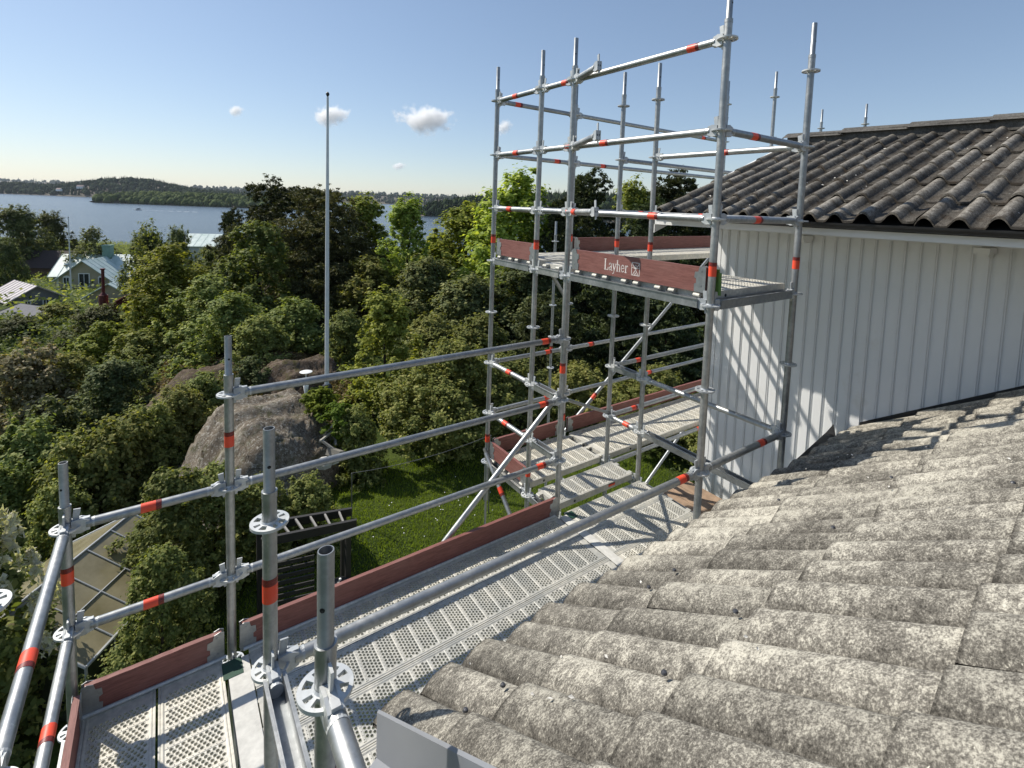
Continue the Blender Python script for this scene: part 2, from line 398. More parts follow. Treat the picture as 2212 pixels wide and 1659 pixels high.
# ------------------------------------------------------------------ steel planks with real punched holes
def mesh_deck(L, W):
    me_v, me_q, tri = [], [], []
    ts = .0172; rows = max(4, int((W - .055) / .0205)); cy = (W - .050) / rows
    V, Q = [], []
    def quad(a, b, c, d):
        o = len(V); V.extend([a, b, c, d]); Q.append((o, o + 1, o + 2, o + 3))
    per = 6 * ts; nper = max(1, int((L - .06) / per)); mx = (L - nper * per) / 2
    ang = np.arange(8) * math.pi / 4 + math.pi / 8
    def cell(x0, x1, y0, y1, rh, lift):
        cx, cyy = (x0 + x1) / 2, (y0 + y1) / 2; hx, hy = (x1 - x0) / 2, (y1 - y0) / 2; o = len(V)
        t = np.tan(math.pi / 8)
        out = [(hx, hy * t), (hx * t, hy), (-hx * t, hy), (-hx, hy * t), (-hx, -hy * t), (-hx * t, -hy), (hx * t, -hy), (hx, -hy * t)]
        V.extend([(cx + a, cyy + b, 0) for a, b in out])
        for r, z in ((rh * 1.17, lift), (rh * 1.04, lift), (rh * .96, -.008)):
            V.extend([(cx + r * math.cos(a), cyy + r * math.sin(a), z) for a in ang])
        for k in range(3):
            for i in range(8): Q.append((o + 8 * k + i, o + 8 * k + (i + 1) % 8, o + 8 * k + 8 + (i + 1) % 8, o + 8 * k + 8 + i))
        for sx, sy, (i, j) in ((1, 1, (0, 1)), (-1, 1, (2, 3)), (-1, -1, (4, 5)), (1, -1, (6, 7))):
            k = len(V); V.append((cx + sx * hx, cyy + sy * hy, 0)); Q.append((o + i, k, o + j))
    e = .025
    quad((0, e, 0), (mx, e, 0), (mx, W - e, 0), (0, W - e, 0)); quad((L - mx, e, 0), (L, e, 0), (L, W - e, 0), (L - mx, W - e, 0))
    for p in range(nper):
        for k in range(6):
            x0 = mx + p * per + k * ts; x1 = x0 + ts
            if k == 0:                                                     # embossed rib
                z = .0022; c = .003
                quad((x0, e, 0), (x0 + c, e, z), (x0 + c, W - e, z), (x0, W - e, 0)); quad((x0 + c, e, z), (x1 - c, e, z), (x1 - c, W - e, z), (x0 + c, W - e, z))
                quad((x1 - c, e, z), (x1, e, 0), (x1, W - e, 0), (x1 - c, W - e, z))
                for q in range(0, rows, 1):
                    if True:
                        yy = e + (q + .5) * cy; o = len(V)
                        V.extend([(x0 + ts * .5 + .0022 * math.cos(a), yy + .0022 * math.sin(a), z + .0004) for a in ang])
                        HQ.append(tuple(o + i for i in range(8)))
                continue
            off = cy / 2 if k % 2 else 0.
            y = e + off
            if off: quad((x0, e, 0), (x1, e, 0), (x1, e + off, 0), (x0, e + off, 0)); quad((x0, W - e - off, 0), (x1, W - e - off, 0), (x1, W - e, 0), (x0, W - e, 0))
            n = rows - (1 if off else 0)
            for q in range(n): cell(x0, x1, y + q * cy, y + (q + 1) * cy, .0072, .0016)
    return V, Q
HQ = []
def deck_mesh(L, W, name):
    global HQ
    HQ = []
    V, Q = mesh_deck(L, W)
    nQ = len(Q)
    b = MB(); b.v = list(V); b.f = list(Q) + list(HQ); b.m = [0] * nQ + [1] * len(HQ)
    for y in (0, W):                                                            # side rails, grooved
        s = 1 if y == 0 else -1
        ys = [0, .006, .010, .014, .018, .025]; zs = [.004, .004, .001, .004, .004, 0]
        for i in range(5):
            q = [(0, y + s * ys[i], zs[i]), (L, y + s * ys[i], zs[i]), (L, y + s * ys[i + 1], zs[i + 1]), (0, y + s * ys[i + 1], zs[i + 1])]
            b.add(q if s > 0 else q[::-1], [(0, 1, 2, 3)])
        b.add([(0, y, .004), (L, y, .004), (L, y, -.052), (0, y, -.052)], [(0, 3, 2, 1) if s > 0 else (0, 1, 2, 3)])
        b.add([(0, y, -.052), (L, y, -.052), (L, y + s * .022, -.052), (0, y + s * .022, -.052)], [(0, 1, 2, 3)])
        b.tube((.015, y, -.03), (.0151, y - s * .0008, -.03), .009, n=10, mi=1); b.tube((L * .1 + .1, y, -.028), (L * .1 + .1, y - s * .0008, -.028), .011, n=10, mi=1)
    for x in (0, L):
        s = 1 if x == 0 else -1
        b.box(min(x, x + s * .003), max(x, x + s * .003), .004, W - .004, -.05, -.001)
        for yy in (.05, W - .05):                                               # hooks that grip the ledger
            b.box(min(x - s * .035, x), max(x - s * .035, x), yy - .02, yy + .02, -.022, -.004)
            b.tube((x - s * .030, yy - .022, -.018), (x - s * .030, yy + .022, -.018), .012, n=10)
    return b.mesh(name, [DECK, HOLE])
ME_DK = {}
def deck(x0, x1, y0, y1, z, label, along='x', group='perforated steel planks of the scaffold decks'):
    L, W = (x1 - x0, y1 - y0) if along == 'x' else (y1 - y0, x1 - x0)
    k = (round(L, 2), round(W, 2))
    if k not in ME_DK: ME_DK[k] = deck_mesh(L, W, 'steel_plank')
    o = obj('steel_plank', ME_DK[k], None, (x0, y0, z) if along == 'x' else (x1, y0, z), rot=(R_(random.uniform(-.25, .25)), 0, 0) if along == 'x' else (0, 0, R_(90)))
    tag(o, label, 'scaffold plank', group); return o
DZ = .062
near = ['perforated steel plank along the long red toe board of the near walkway', 'middle perforated steel plank of the near walkway, one plank in from the red toe board',
        'perforated steel plank of the near walkway running under the tile ends', 'steel plank of the near walkway almost hidden below the roof tiles']
for i, (a, b) in enumerate(((.962, 1.247), (.672, .957), (.382, .667), (.092, .377))): deck(-2.205, -.045, a, b, DZ, near[i])
tow = ['perforated steel plank of the lower tower deck nearest the narrow raised step plank', 'middle plank of the lower tower deck, crossed by dark tube shadows', 'plank of the lower tower deck nearest the house roof',
       'plank of the lower tower deck behind the roof corner']
for i, (a, b) in enumerate(((.962, 1.247), (.672, .957), (.382, .667), (.092, .377))): deck(.035, .925, a, b, DZ, tow[i])
deck(.035, .925, 1.335, 1.605, DZ + .025, 'short step plank with orange sticker lying between the lower tower deck and the outer walkway')
deck(.035, .925, 1.765, 2.050, DZ, 'inner short plank at the left end of the outer lower walkway'); deck(.035, .925, 2.055, 2.340, DZ, 'outer short plank in the corner of the two red toe boards')
deck(1.005, 3.61, 1.765, 2.050, DZ, 'long inner plank of the lower walkway running away behind the house corner'); deck(1.005, 3.61, 2.055, 2.340, DZ, 'long outer plank of the lower walkway beside the far red toe board')
deck(-2.885, -2.612, -.02, 1.247, DZ, 'left of the two planks in the near corner bay, by the short red toe board', 'y'); deck(-2.602, -2.329, -.02, 1.247, DZ, 'right plank of the near corner bay, beside the flat cover strip', 'y')
deck(-2.885, -2.612, -1.30, -.06, DZ, 'left plank of the corner bay below the photographer', 'y'); deck(-2.602, -2.329, -1.30, -.06, DZ, 'right plank of the corner bay below the photographer', 'y')
up = ['plank of the upper tower deck nearest the middle posts', 'upper tower deck plank, second from the middle posts', 'upper tower deck plank, second from the house wall side', 'plank of the upper tower deck at its open right end']
for i, (a, b) in enumerate(((.935, 1.215), (.640, .925), (.345, .630), (.05, .335))): deck(.035, .925, a, b, 2.062, up[i])
deck(.035, .925, 1.365, 1.640, 2.062, 'short plank between the two small red toe boards of the upper deck')
deck(.035, .925, 1.765, 2.050, 2.062, 'inner short plank at the left end of the upper walkway'); deck(.035, .925, 2.055, 2.340, 2.062, 'outer plank at the upper walkway end behind the small red toe board')
deck(1.005, 3.61, 1.765, 2.050, 2.062, 'long inner plank of the upper walkway, its front edge in view'); deck(1.005, 3.61, 2.055, 2.340, 2.062, 'long outer plank of the upper walkway below the long faded toe board')
m = MB(); m.box(-2.312, -2.212, -.62, 1.205, .052, .0655); tag(m.build('cover_strip', m_plain('pale steel strip', (.55, .54, .50), .75, .15, 25)), 'flat pale cover strip closing the gap between two steel decks', 'cover strip')
m = MB(); m.box(-.042, .030, .30, 1.215, .0655, .069); tag(m.build('cover_strip', bpy.data.materials['pale steel strip']), 'flat pale cover strip across the joint of the near walkway and the lower tower deck', 'cover strip')
m = MB()
m.box(.62, .70, 1.3325, 1.334, DZ - .005, DZ + .018); tag(m.build('sticker', BAND), 'orange sticker on the edge of the short step plank', 'sticker')

# ------------------------------------------------------------------ toe boards
CLIP = [(-.075, 0), (.0, 0), (.0, .150), (-.02, .158), (-.045, .150), (-.052, .122), (-.075, .118), (-.078, .085), (-.064, .078), (-.064, .052), (-.078, .046)]
def toe(a, b, z, label, axis_flip=1, group='red brown toe boards of the scaffold', h=.150, clips=(1, 1), out=1):
    a, b = Vector((*a, z)), Vector((*b, z)); M = frame_x(a, b); L = (b - a).length
    t = empty('toe_board'); t.matrix_world = M; tag(t, label, 'toe board', group)
    m = MB(); n = 14
    xs = np.linspace(.012, L - .012, n); tops = h + rng.normal(0, .0009, n)
    for i in range(n - 1):
        m.add([(xs[i], -.013, 0), (xs[i + 1], -.013, 0), (xs[i + 1], .013, 0), (xs[i], .013, 0), (xs[i], -.013, tops[i]), (xs[i + 1], -.013, tops[i + 1]), (xs[i + 1], .013, tops[i + 1]), (xs[i], .013, tops[i])],
              [(0, 3, 2, 1), (4, 5, 6, 7), (0, 1, 5, 4), (2, 3, 7, 6)] + ([(0, 4, 7, 3)] if i == 0 else []) + ([(1, 2, 6, 5)] if i == n - 2 else []))
    m.build('board', TOE, t)
    for k, (x, s) in enumerate(((0, 1), (L, -1))):
        if not clips[k]: continue
        c = MB()
        for y in (-.0158, .0132): c.prism([(x - s * px, pz) for px, pz in CLIP], 0, .0026, Matrix.Translation((0, y + .0026, 0)) @ Matrix.Rotation(R_(90), 4, 'X'))
        for zz in (.04, .128): c.tube((x + s * .03, -.018, zz), (x + s * .03, .018, zz), .006, n=10)
        c.build('end_clip', GALV, t)
    return t
TZ = .064
toe((-2.245, 1.266), (-.035, 1.266), TZ, 'long red brown toe board along the near walkway, from the second post to the tower')
toe((-2.890, 1.266), (-2.318, 1.266), TZ, 'short red brown toe board across the near corner bay between the two left posts')
toe((-2.900, 1.235), (-2.900, .06), TZ, 'weathered red toe board at the bottom left edge, running towards the camera')
toe((.06, 2.388), (.915, 2.388), TZ, 'short shaded toe board at the back corner of the lower walkway')
toe((1.01, 2.388), (3.61, 2.388), TZ, 'long red toe board along the far lower walkway towards the house corner')
toe((.018, 2.36), (.018, 1.75), TZ, 'short sunlit toe board across the left end of the lower walkway')
toe((.018, 2.345), (.018, 1.735), 2.064, 'small red toe board between the two leftmost posts of the upper deck')
toe((.995, 2.388), (3.61, 2.388), 2.064, 'long faded brown toe board at the back of the upper walkway')
lay = toe((.018, 1.245), (.018, .045), 2.064, 'sunlit red toe board with white lettering on the front of the upper deck')
def strokes(b, pts, w, M, t=.0006):
    for (x0, y0), (x1, y1) in zip(pts[:-1], pts[1:]):
        d = math.hypot(x1 - x0, y1 - y0) or 1e-6; nx, ny = -(y1 - y0) / d * w / 2, (x1 - x0) / d * w / 2
        ex, ey = (x1 - x0) / d * w * .2, (y1 - y0) / d * w * .2
        b.prism([(x0 - ex + nx, y0 - ey + ny), (x0 - ex - nx, y0 - ey - ny), (x1 + ex - nx, y1 + ey - ny), (x1 + ex + nx, y1 + ey + ny)], 0, t, M)
def arc(cx, cy, rx, ry, a0, a1, n=9): return [(cx + rx * math.cos(R_(a0 + (a1 - a0) * i / n)), cy + ry * math.sin(R_(a0 + (a1 - a0) * i / n))) for i in range(n + 1)]
G = {'L': (.60, [([(.14, 0), (.14, 1)], .13), ([(.0, .98), (.30, .98)], .05), ([(0, .025), (.54, .025)], .05), ([(.53, 0), (.55, .26)], .06)]),
     'a': (.47, [(arc(.2, .47, .15, .17, 160, 0, 7) + [(.35, .1), (.42, .02), (.47, .04)], .10), ([(.35, .38), (.16, .29), (.06, .18), (.08, .06), (.18, .02), (.35, .14)], .075)]),
     'y': (.50, [([(.07, .62), (.25, .05)], .115), ([(.44, .62), (.25, .05), (.16, -.22), (.04, -.27)], .06), ([(-.02, .63), (.2, .63)], .045), ([(.34, .63), (.52, .63)], .045)]),
     'h': (.54, [([(.1, 0), (.1, 1)], .11), ([(0, .97), (.1, .97)], .05), (arc(.26, .42, .15, .2, 160, 0, 7) + [(.41, 0)], .10), ([(.0, .02), (.2, .02)], .045), ([(.31, .02), (.51, .02)], .045)]),
     'e': (.46, [([(.06, .34), (.39, .34)], .05), (arc(.23, .33, .17, .30, 0, 320, 16), .085)]),
     'r': (.42, [([(.12, 0), (.12, .62)], .11), ([(0, .61), (.12, .61)], .05), ([(.12, .42), (.22, .58), (.32, .62), (.38, .56)], .09), ([(0, .02), (.26, .02)], .045)])}
b = MB(); H = .078; x = .355
ML = Matrix.Translation((0, -.0131, .038)) @ Matrix.Rotation(R_(90), 4, 'X')      # outer face looks to -x (local -y)
for ch in 'Layher':
    w, st = G[ch]
    for pts, sw in st: strokes(b, [(x + px * H * .93, py * H) for px, py in pts], sw * H, ML)
    x += (w + .04) * H * .93
X0, S = x + .030, .085
box_ = [(0, 0), (.82, 0), (.82, 1), (0, 1), (0, 0)]
for pts, sw in ((box_, .05), ([(0, 1), (.41, .45), (.82, 1)], .055), ([(.1, 0), (.41, .45), (.72, 0)], .055), ([(.41, .38), (.41, .62)], .10), (arc(.41, .74, .07, .07, 0, 360, 10), .08), ([(0, .62), (.41, .52), (.82, .62)], .035), ([(.30, 0), (.41, .22), (.52, 0)], .04)):
    strokes(b, [(X0 + px * S, -.006 + py * S) for px, py in pts], sw * S, ML)
b.build('lettering', LETTER, lay)
m = MB(); m.box(.03, .042, -.02, .02, 2.08, 2.21); m.tube((.036, -.024, 2.19), (.036, -.03, 2.06), .012, .009)
tag(m.build('strap', STRAP), 'green webbing strap hanging at the right end of the lettered toe board', 'strap')

# ------------------------------------------------------------------ the white house
house = tag(empty('white_house', (1.85, 1.2, -5.0)), 'white board clad house with dark tiled gable roof and a lower lichen grown tile roof', 'house')
HL = Vector((1.85, 1.2, -5.0))
def hpart(b, name, mats, smooth=False, label=None, parent=None):
    b.v = [(x - HL.x, y - HL.y, z - HL.z) for x, y, z in b.v]
    return b.build(name, mats, parent or house, smooth, None, label)
# walls: vertical boards with recessed joints
def board_wall(b, y0, y1, z0, z1, x, pitch=.0962, axis='y', sgn=-1, ph=0.):
    y = y0; k = 0
    while y < y1 - .01:
        e = min(y + pitch, y1); dz = random.uniform(-.0012, .0012)
        if axis == 'y':
            b.box(x + sgn * (.010 + dz), x, y + .0075, e - .0075, z0, z1)
            b.box(x + sgn * .0166 + dz, x + sgn * .0101 + dz, y + .018, e - .018, z0, z1)
        else: b.box(y + .006, e - .006, x, x - sgn * .010, z0, z1)
        y = e
b = MB(); b.box(1.862, 5.2, -7., 1.188, -5.2, 2.44)
board_wall(b, -7., 1.2, -5.2, 2.374, 1.8615)
board_wall(b, 1.862, 5.2, -5.2, 2.374, 1.1885, axis='x')
b.box(1.842, 1.866, 1.165, 1.206, -5.2, 2.372)
b.box(1.836, 1.8615, -7, 1.2, 2.3745, 2.408)
b.add([(1.862, 1.1875, 2.44), (5.2, 1.1875, 2.44), (3.5, 1.1875, 3.30)], [(0, 2, 1)])
hpart(b, 'wall', WALL)
b = MB(); b.box(-2.0, 1.83, -6.9, -.62, -5.0, .70); board_wall(b, -2.0, 1.83, -5.0, .72, -.615, axis='x', sgn=-1)
hpart(b, 'wall', WALL)

def tile_mesh(nroll, ncourse, pitch, course, A, roll_w, slope, lift=.018, thick=.012, jit=.004, per=2, seg=14, seed=1, power=.75, ej=.006, skew=0):
    """local x across the rolls, local y DOWN the slope run (horizontal), eave at y = 0, up-slope y < 0"""
    r = np.random.default_rng(seed); V, Q, CR, LP = [], [], [], []
    ns = seg * per
    t = np.linspace(0, per + .05, ns + 1)
    fr = t % 1.0
    if skew: h = A * np.where(fr < skew, np.sin(np.pi / 2 * np.clip(fr / skew, 0, 1)) ** power, np.cos(np.pi / 2 * np.clip((fr - skew) / (roll_w - skew), 0, 1)) ** .9)
    else: h = np.where(fr < roll_w, A * np.sin(np.pi * np.clip(fr / roll_w, 0, 1)) ** power, -.004 * np.sin(np.pi * np.clip((fr - roll_w) / (1 - roll_w), 0, 1)))
    for j in range(ncourse):
        for i in range(0, nroll, per):
            x = (i + t) * pitch
            CR.append(np.tile(np.clip(h / A, 0, 1), 7)); LP.append(np.repeat([1., 0, 0, 0, 0, 1, 0], ns + 1))
            dz, dl, ty, tw = r.normal(0, jit * .6), r.normal(0, jit), r.normal(0, ej), r.normal(0, jit)
            if r.random() < .04: dz += .004
            ys = [0, .028, .3, .65, 1]
            base = len(V)
            for yy in ys:
                y = -j * course - yy * (course + .05) + ty
                lf = lift * (1 - yy) + dz + dl * (1 - yy) - .003 * (t > per)
                wob = r.normal(0, .0008, ns + 1)
                z = h + lf - slope * y + tw * (t / per - .5) + wob
                V.append(np.stack([x, np.full_like(x, y), z], 1))
            # lower lip
            y = -j * course + ty; z = h + lift + dz + dl - slope * y + tw * (t / per - .5)
            V.append(np.stack([x, np.full_like(x, y + .001), z - thick - .002], 1))
            # underside strip so that the open roll reads dark and thick
            V.append(np.stack([x, np.full_like(x, y - course * .6), z - thick + slope * course * .6 - lift * .6], 1))
            n1 = ns + 1; b0 = sum(len(q) for q in V) - 7 * n1
            for k, l in ((1, 0), (2, 1), (3, 2), (4, 3), (0, 5), (5, 6)):
                a = b0 + k * n1; c = b0 + l * n1
                idx = np.arange(ns)
                Q.append(np.stack([a + idx, a + idx + 1, c + idx + 1, c + idx], 1) if (k, l) != (0, 5) and (k, l) != (5, 6) else np.stack([c + idx, c + idx + 1, a + idx + 1, a + idx][::-1], 1))
    return np.concatenate(V), np.concatenate(Q), np.concatenate(CR), np.concatenate(LP)
# lower roof: crest plane z = .796 - .646 y - .008 x, turned 2 degrees
A_LOW = .050
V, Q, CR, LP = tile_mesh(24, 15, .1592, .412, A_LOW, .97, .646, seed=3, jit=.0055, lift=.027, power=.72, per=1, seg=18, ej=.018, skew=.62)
w = .035; xr = V[:, 0] - 2.0; yr = V[:, 1] - .185
uu = V[:, 0] + (-1.939 - .62 * .1592)
yy = V[:, 1] - .185
X = uu - w * yy; Y = yy + w * uu
Z = V[:, 2] + .646 * V[:, 1] - .646 * yy + .796 - A_LOW - .018 - .008 * uu
V2 = np.stack([X, Y, Z], 1)
me = np_mesh('roof', V2 - np.array(HL), Q, TILE_LOW, smooth=True)
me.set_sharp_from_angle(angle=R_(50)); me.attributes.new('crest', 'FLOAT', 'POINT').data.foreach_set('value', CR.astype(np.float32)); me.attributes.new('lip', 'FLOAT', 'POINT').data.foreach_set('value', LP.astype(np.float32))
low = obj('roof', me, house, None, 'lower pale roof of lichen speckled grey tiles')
b = MB()                                            # roof boards under the tiles
q = lambda x, y, d: (x, y, .796 - .646 * y - .008 * x - .135 - d)
b.add([q(-2.03, -.30, 0), q(1.84, -.18, 0), q(1.84, -6.8, 0), q(-2.03, -6.8, 0), q(-2.03, -.30, .03), q(1.84, -.18, .03), q(1.84, -6.8, .03), q(-2.03, -6.8, .03)],
      [(0, 1, 2, 3), (4, 7, 6, 5), (0, 4, 5, 1), (0, 3, 7, 4)])
hpart(b, 'roof_deck', m_plain('dark roof felt', (.022, .02, .019), .9, .2))
b = MB()                                            # screw caps
for k, j in ((0, 1), (1, 1), (2, 2), (5, 1), (4, 2), (6, 1), (8, 2), (10, 3), (12, 2), (3, 4), (7, 4), (13, 4), (9, 5), (2, 4), (11, 1), (15, 2)):
    u = -1.939 + k * .1592 + random.uniform(-.02, .02); v = -.183 - .412 * j + .05
    b.lathe([(.0, .006), (.006, .0045), (.0085, 0)], 10, 0, (u - w * v, v + w * u, .796 - .646 * v - .008 * u + .004))
hpart(b, 'screw_cap', m_plain('screw cap', (.10, .10, .105), .4, .1, 5, .6), True, 'small grey screw caps on the tile crests').__setitem__('kind', 'stuff')
b = MB()                                            # barge board of grey sheet metal at the verge
def bz(v): return 1.18 - .70 * (v + .50)
pr = [(-2.098, .006), (-2.103, .012), (-2.108, .006), (-2.108, -.125), (-2.150, -.160), (-2.150, -.165), (-2.104, -.130), (-2.098, -.130)]
n = len(pr); vs = [(x, v, bz(v) + dz) for v in (-.50, -6.5) for x, dz in pr]
b.add(vs, [(i, (i + 1) % n, n + (i + 1) % n, n + i) for i in range(n)] + [tuple(range(n))[::-1]])
hpart(b, 'barge_board', SHEET, False, 'grey sheet metal barge board at the roof verge')
b = MB()
b.box(-2.245, -2.155, -.62, -.60, .86, 1.10); b.box(-2.16, -2.152, -3., -.60, .9, 1.02)
hpart(b, 'verge_box', BLACK)
b = MB()                                            # eave gutter below the lower tiles
for a0, a1, in ((0, 1),):
    pts = [(.045 * math.cos(t), -.045 * math.sin(t)) for t in np.linspace(0, math.pi, 9)]
    for (p, q_), (r_, s_) in zip(pts[:-1], pts[1:]):
        f = lambda x, o, zz: (x, -.215 + .035 * (x + 1) + o, .80 - .008 * x + zz)
        b.add([f(-1.95, p, q_), f(1.80, p, q_), f(1.80, r_, s_), f(-1.95, r_, s_)], [(0, 1, 2, 3)])
hpart(b, 'gutter', SHEET)
# upper roof: z = 2.575 + .36 (x - 1.1) at the crests, rolls along x, pitch along y
A_UP = .052
V, Q, CR, LP = tile_mesh(46, 7, .1655, .392, A_UP, .56, .36, seed=11, jit=.004, lift=.018, seg=12, power=.65)
ok = np.ones(len(Q), bool)
Xu = 1.085 - V[:, 1]; Yu = 1.365 - V[:, 0]; Zu = V[:, 2] + 2.570 - A_UP - .018
V2 = np.stack([Xu, Yu, Zu], 1)
cx = V2[Q].mean(1)[:, 0]; Q = Q[cx < 3.47]
me = np_mesh('roof', V2 - np.array(HL), Q[:, ::-1], TILE_UP, smooth=True); me.set_sharp_from_angle(angle=R_(50)); me.attributes.new('crest', 'FLOAT', 'POINT').data.foreach_set('value', CR.astype(np.float32)); me.attributes.new('lip', 'FLOAT', 'POINT').data.foreach_set('value', LP.astype(np.float32))
obj('roof', me, house, None, 'upper dark roof of moss grown grey tiles')
b = MB()
b.add([(1.12, 1.40, 2.488), (3.5, 1.40, 3.345), (3.5, -7, 3.345), (1.12, -7, 2.488), (1.12, 1.40, 2.455), (3.5, 1.40, 3.31), (3.5, -7, 3.31), (1.12, -7, 2.455)],
      [(0, 1, 2, 3), (4, 7, 6, 5), (0, 4, 5, 1), (0, 3, 7, 4)])
b.add([(3.5, 1.36, 3.345), (5.9, 1.36, 2.488), (5.9, -7, 2.488), (3.5, -7, 3.345)], [(0, 1, 2, 3)])
hpart(b, 'roof_deck', m_plain('dark roof boards', (.02, .018, .016), .9, .2))
b = MB()                                            # ridge caps
y = 1.44; k = 0
while y > -7:
    L = .62; j = random.uniform(-.006, .006); z0 = 3.478 + j
    pr = [(-.150, -.062), (-.075, -.015), (-.03, .004), (.03, .004), (.075, -.015), (.150, -.062)]
    a = [(3.5 + x * (1.06), y, z0 + z + .020) for x, z in pr]; c = [(3.5 + x, y - L - .04, z0 + z + .002) for x, z in pr]
    a2 = [(x, y_, z - .018) for x, y_, z in a]; n = len(pr)
    b.add(a + c + a2, [(i, i + 1, n + i + 1, n + i)[::-1] for i in range(n - 1)] + [(i, i + 1, 2 * n + i + 1, 2 * n + i) for i in range(n - 1)])
    y -= L
b.box(3.38, 3.62, -7, 1.40, 3.34, 3.455)
hpart(b, 'ridge_cap', RIDGE, False)
b = MB(); b.box(1.13, 1.152, -7, 1.47, 2.408, 2.47); b.box(1.152, 1.845, -7, 1.188, 2.412, 2.430)
b.add([(1.13, 1.405, 2.33), (3.5, 1.405, 3.22), (3.5, 1.405, 3.40), (1.13, 1.405, 2.52), (1.13, 1.428, 2.33), (3.5, 1.428, 3.22), (3.5, 1.428, 3.40), (1.13, 1.428, 2.52)], [(0, 1, 2, 3), (7, 6, 5, 4), (0, 4, 5, 1), (3, 2, 6, 7), (0, 3, 7, 4)])
hpart(b, 'fascia', WHITE)
b = MB()
pts = [(.040 * math.cos(t), -.036 * math.sin(t)) for t in np.linspace(0, math.pi, 10)]
for (p, q_), (r_, s_) in zip(pts[:-1], pts[1:]):
    b.add([(1.075 + p, 1.25, 2.496 + q_), (1.075 + p, -7, 2.496 + q_), (1.075 + r_, -7, 2.496 + s_), (1.075 + r_, 1.25, 2.496 + s_)], [(0, 1, 2, 3)])
hpart(b, 'gutter', BLACK, True)
for y in (.30, -.86, -2.0):
    b = MB(); b.box(1.66, 1.834, y, y + .080, 2.335, 2.372); b.box(1.70, 1.834, y + .012, y + .066, 2.315, 2.3345); hpart(b, 'rafter_tail', WHITE)
b = MB()                                            # dark flashing at the foot of the wall, one end bent up
def rl(u, v, d=0): return (u, v, .796 - .646 * v - .008 * u + d)
for a, c in ((-.16, -1.0), (-1.0, -2.0), (-2.0, -6.5)):
    b.add([rl(1.842, a, .02), rl(1.842, c, .02), rl(1.842, c, .050), rl(1.842, a, .050)], [(0, 1, 2, 3)])
    b.add([rl(1.842, a, .02), rl(1.842, c, .02), rl(1.76, c, .008), rl(1.76, a, .008)], [(0, 1, 2, 3)])
b.add([rl(.86, -.10, -.03), rl(1.55, -.12, -.02), rl(1.72, -.02, .10), rl(1.60, -.02, .06), rl(1.30, -.06, .03)], [(0, 1, 2, 3, 4)])
hpart(b, 'flashing', BLACK)
b = MB()
for i in range(3): b.box(1.0 + i * .15, 1.145 + i * .15, .70, 1.15, -.055, -.02)
b.box(1.0, 1.45, .72, .80, -.16, -.0555); b.box(1.0, 1.45, 1.03, 1.11, -.16, -.0555)
for x in (1.05, 1.40):
    for yy in (.76, 1.07): b.box(x - .04, x + .04, yy - .039, yy + .039, -5.3, -.1605)
tag(b.build('wooden_platform', PLANKW), 'brown wooden plank platform between the scaffold tower and the house corner', 'platform')
# litter on the roofs
b = MB()
for i in range(70):
    u, v = random.uniform(-1.9, 1.7), -random.uniform(.2, 2.6); k = round((u + 1.939) / .1592); u = -1.939 + k * .1592 + random.uniform(-.03, .03)
    z = .796 - .646 * v - .008 * u + .008; a = random.random() * 6; s = random.uniform(.003, .009)
    X, Y = u - w * v, v + w * u
    b.add([(X + s * math.cos(a), Y + s * math.sin(a), z), (X - s * .5 * math.sin(a), Y + s * .5 * math.cos(a), z + .004), (X - s * math.cos(a), Y - s * math.sin(a), z + .001), (X + s * .5 * math.sin(a), Y - s * .5 * math.cos(a), z)], [(0, 1, 2, 3)])
for i in range(120):
    u, v = random.uniform(1.15, 3.2), random.uniform(-1.6, 1.25); z = 2.575 + .36 * (u - 1.1) - .012; a = random.random() * 6; s = random.uniform(.004, .016) * random.uniform(.4, 1.2)
    v = 1.36 - .1655 * (math.floor((1.36 - v) / .1655) + random.uniform(.5, 1.0)); z -= .028
    b.add([(u + s * math.cos(a), v + s * math.sin(a), z), (u - s * .5 * math.sin(a), v + s * .5 * math.cos(a), z + .008), (u - s * math.cos(a), v - s * math.sin(a), z + .003), (u + s * .5 * math.sin(a), v - s * .5 * math.cos(a), z)], [(0, 1, 2, 3)])
tag(b.build('petal_litter', m_plain('pale petals', (.62, .60, .55), .8, .15)), 'pale petals and leaf bits lying between the roof tiles', 'litter', kind='stuff')

# ------------------------------------------------------------------ terrain, water, far shores
GF = [0, 8, 12, 16, 22, 30, 45, 62, 100, 180, 243, 400]
GZ = [-5.7, -5.5, -5.1, -5.0, -5.3, -6.0, -7.8, -9.6, -13.2, -19.5, -22.5, -27]
LAKE = -22.
def ground(f, r):
    f = np.asarray(f, float); r = np.asarray(r, float)
    z = np.interp(f, GF, GZ)
    az = r / np.maximum(f, 1.)
    left = np.clip((-az - .74) / .16, 0, 1) * np.exp(-((f - 18) / 9.) ** 2) * np.clip((f - 9) / 4, 0, 1)
    z = z - 3.2 * left
    z = z + 1.1 * np.exp(-(((f - 19.5) / 3.4) ** 2 + ((r + 10.2) / 3.6) ** 2))           # knoll behind the flagpole
    z = z + .9 * np.exp(-(((f - 40) / 9.) ** 2 + ((r + 12) / 9.) ** 2))
    z = z + 14 * np.clip((f - 150) / 200, 0, 1) * np.clip((az - .05) / .4, 0, 1)
    return z + .10 * np.sin(f * .9 + r * .4) + .08 * np.sin(r * 1.3 - f * .5)
def m_ground():
    m = Mat('garden ground'); co = m.coord()
    n = m.noise(.55, 6, .65, co); f = m.noise(9, 5, .7, co)
    c = m.mix(m.ramp(n, [(.4, (0, 0, 0)), (.6, (1, 1, 1))]), (.035, .055, .012), (.065, .090, .018))
    c = m.mix(m.ramp(f, [(.45, (0, 0, 0)), (.75, (.7, .7, .7))]), c, (.022, .028, .010))
    m.bump(f, .6, .08); return m.set(c, .95, 0, .1)
GROUND = m_ground()
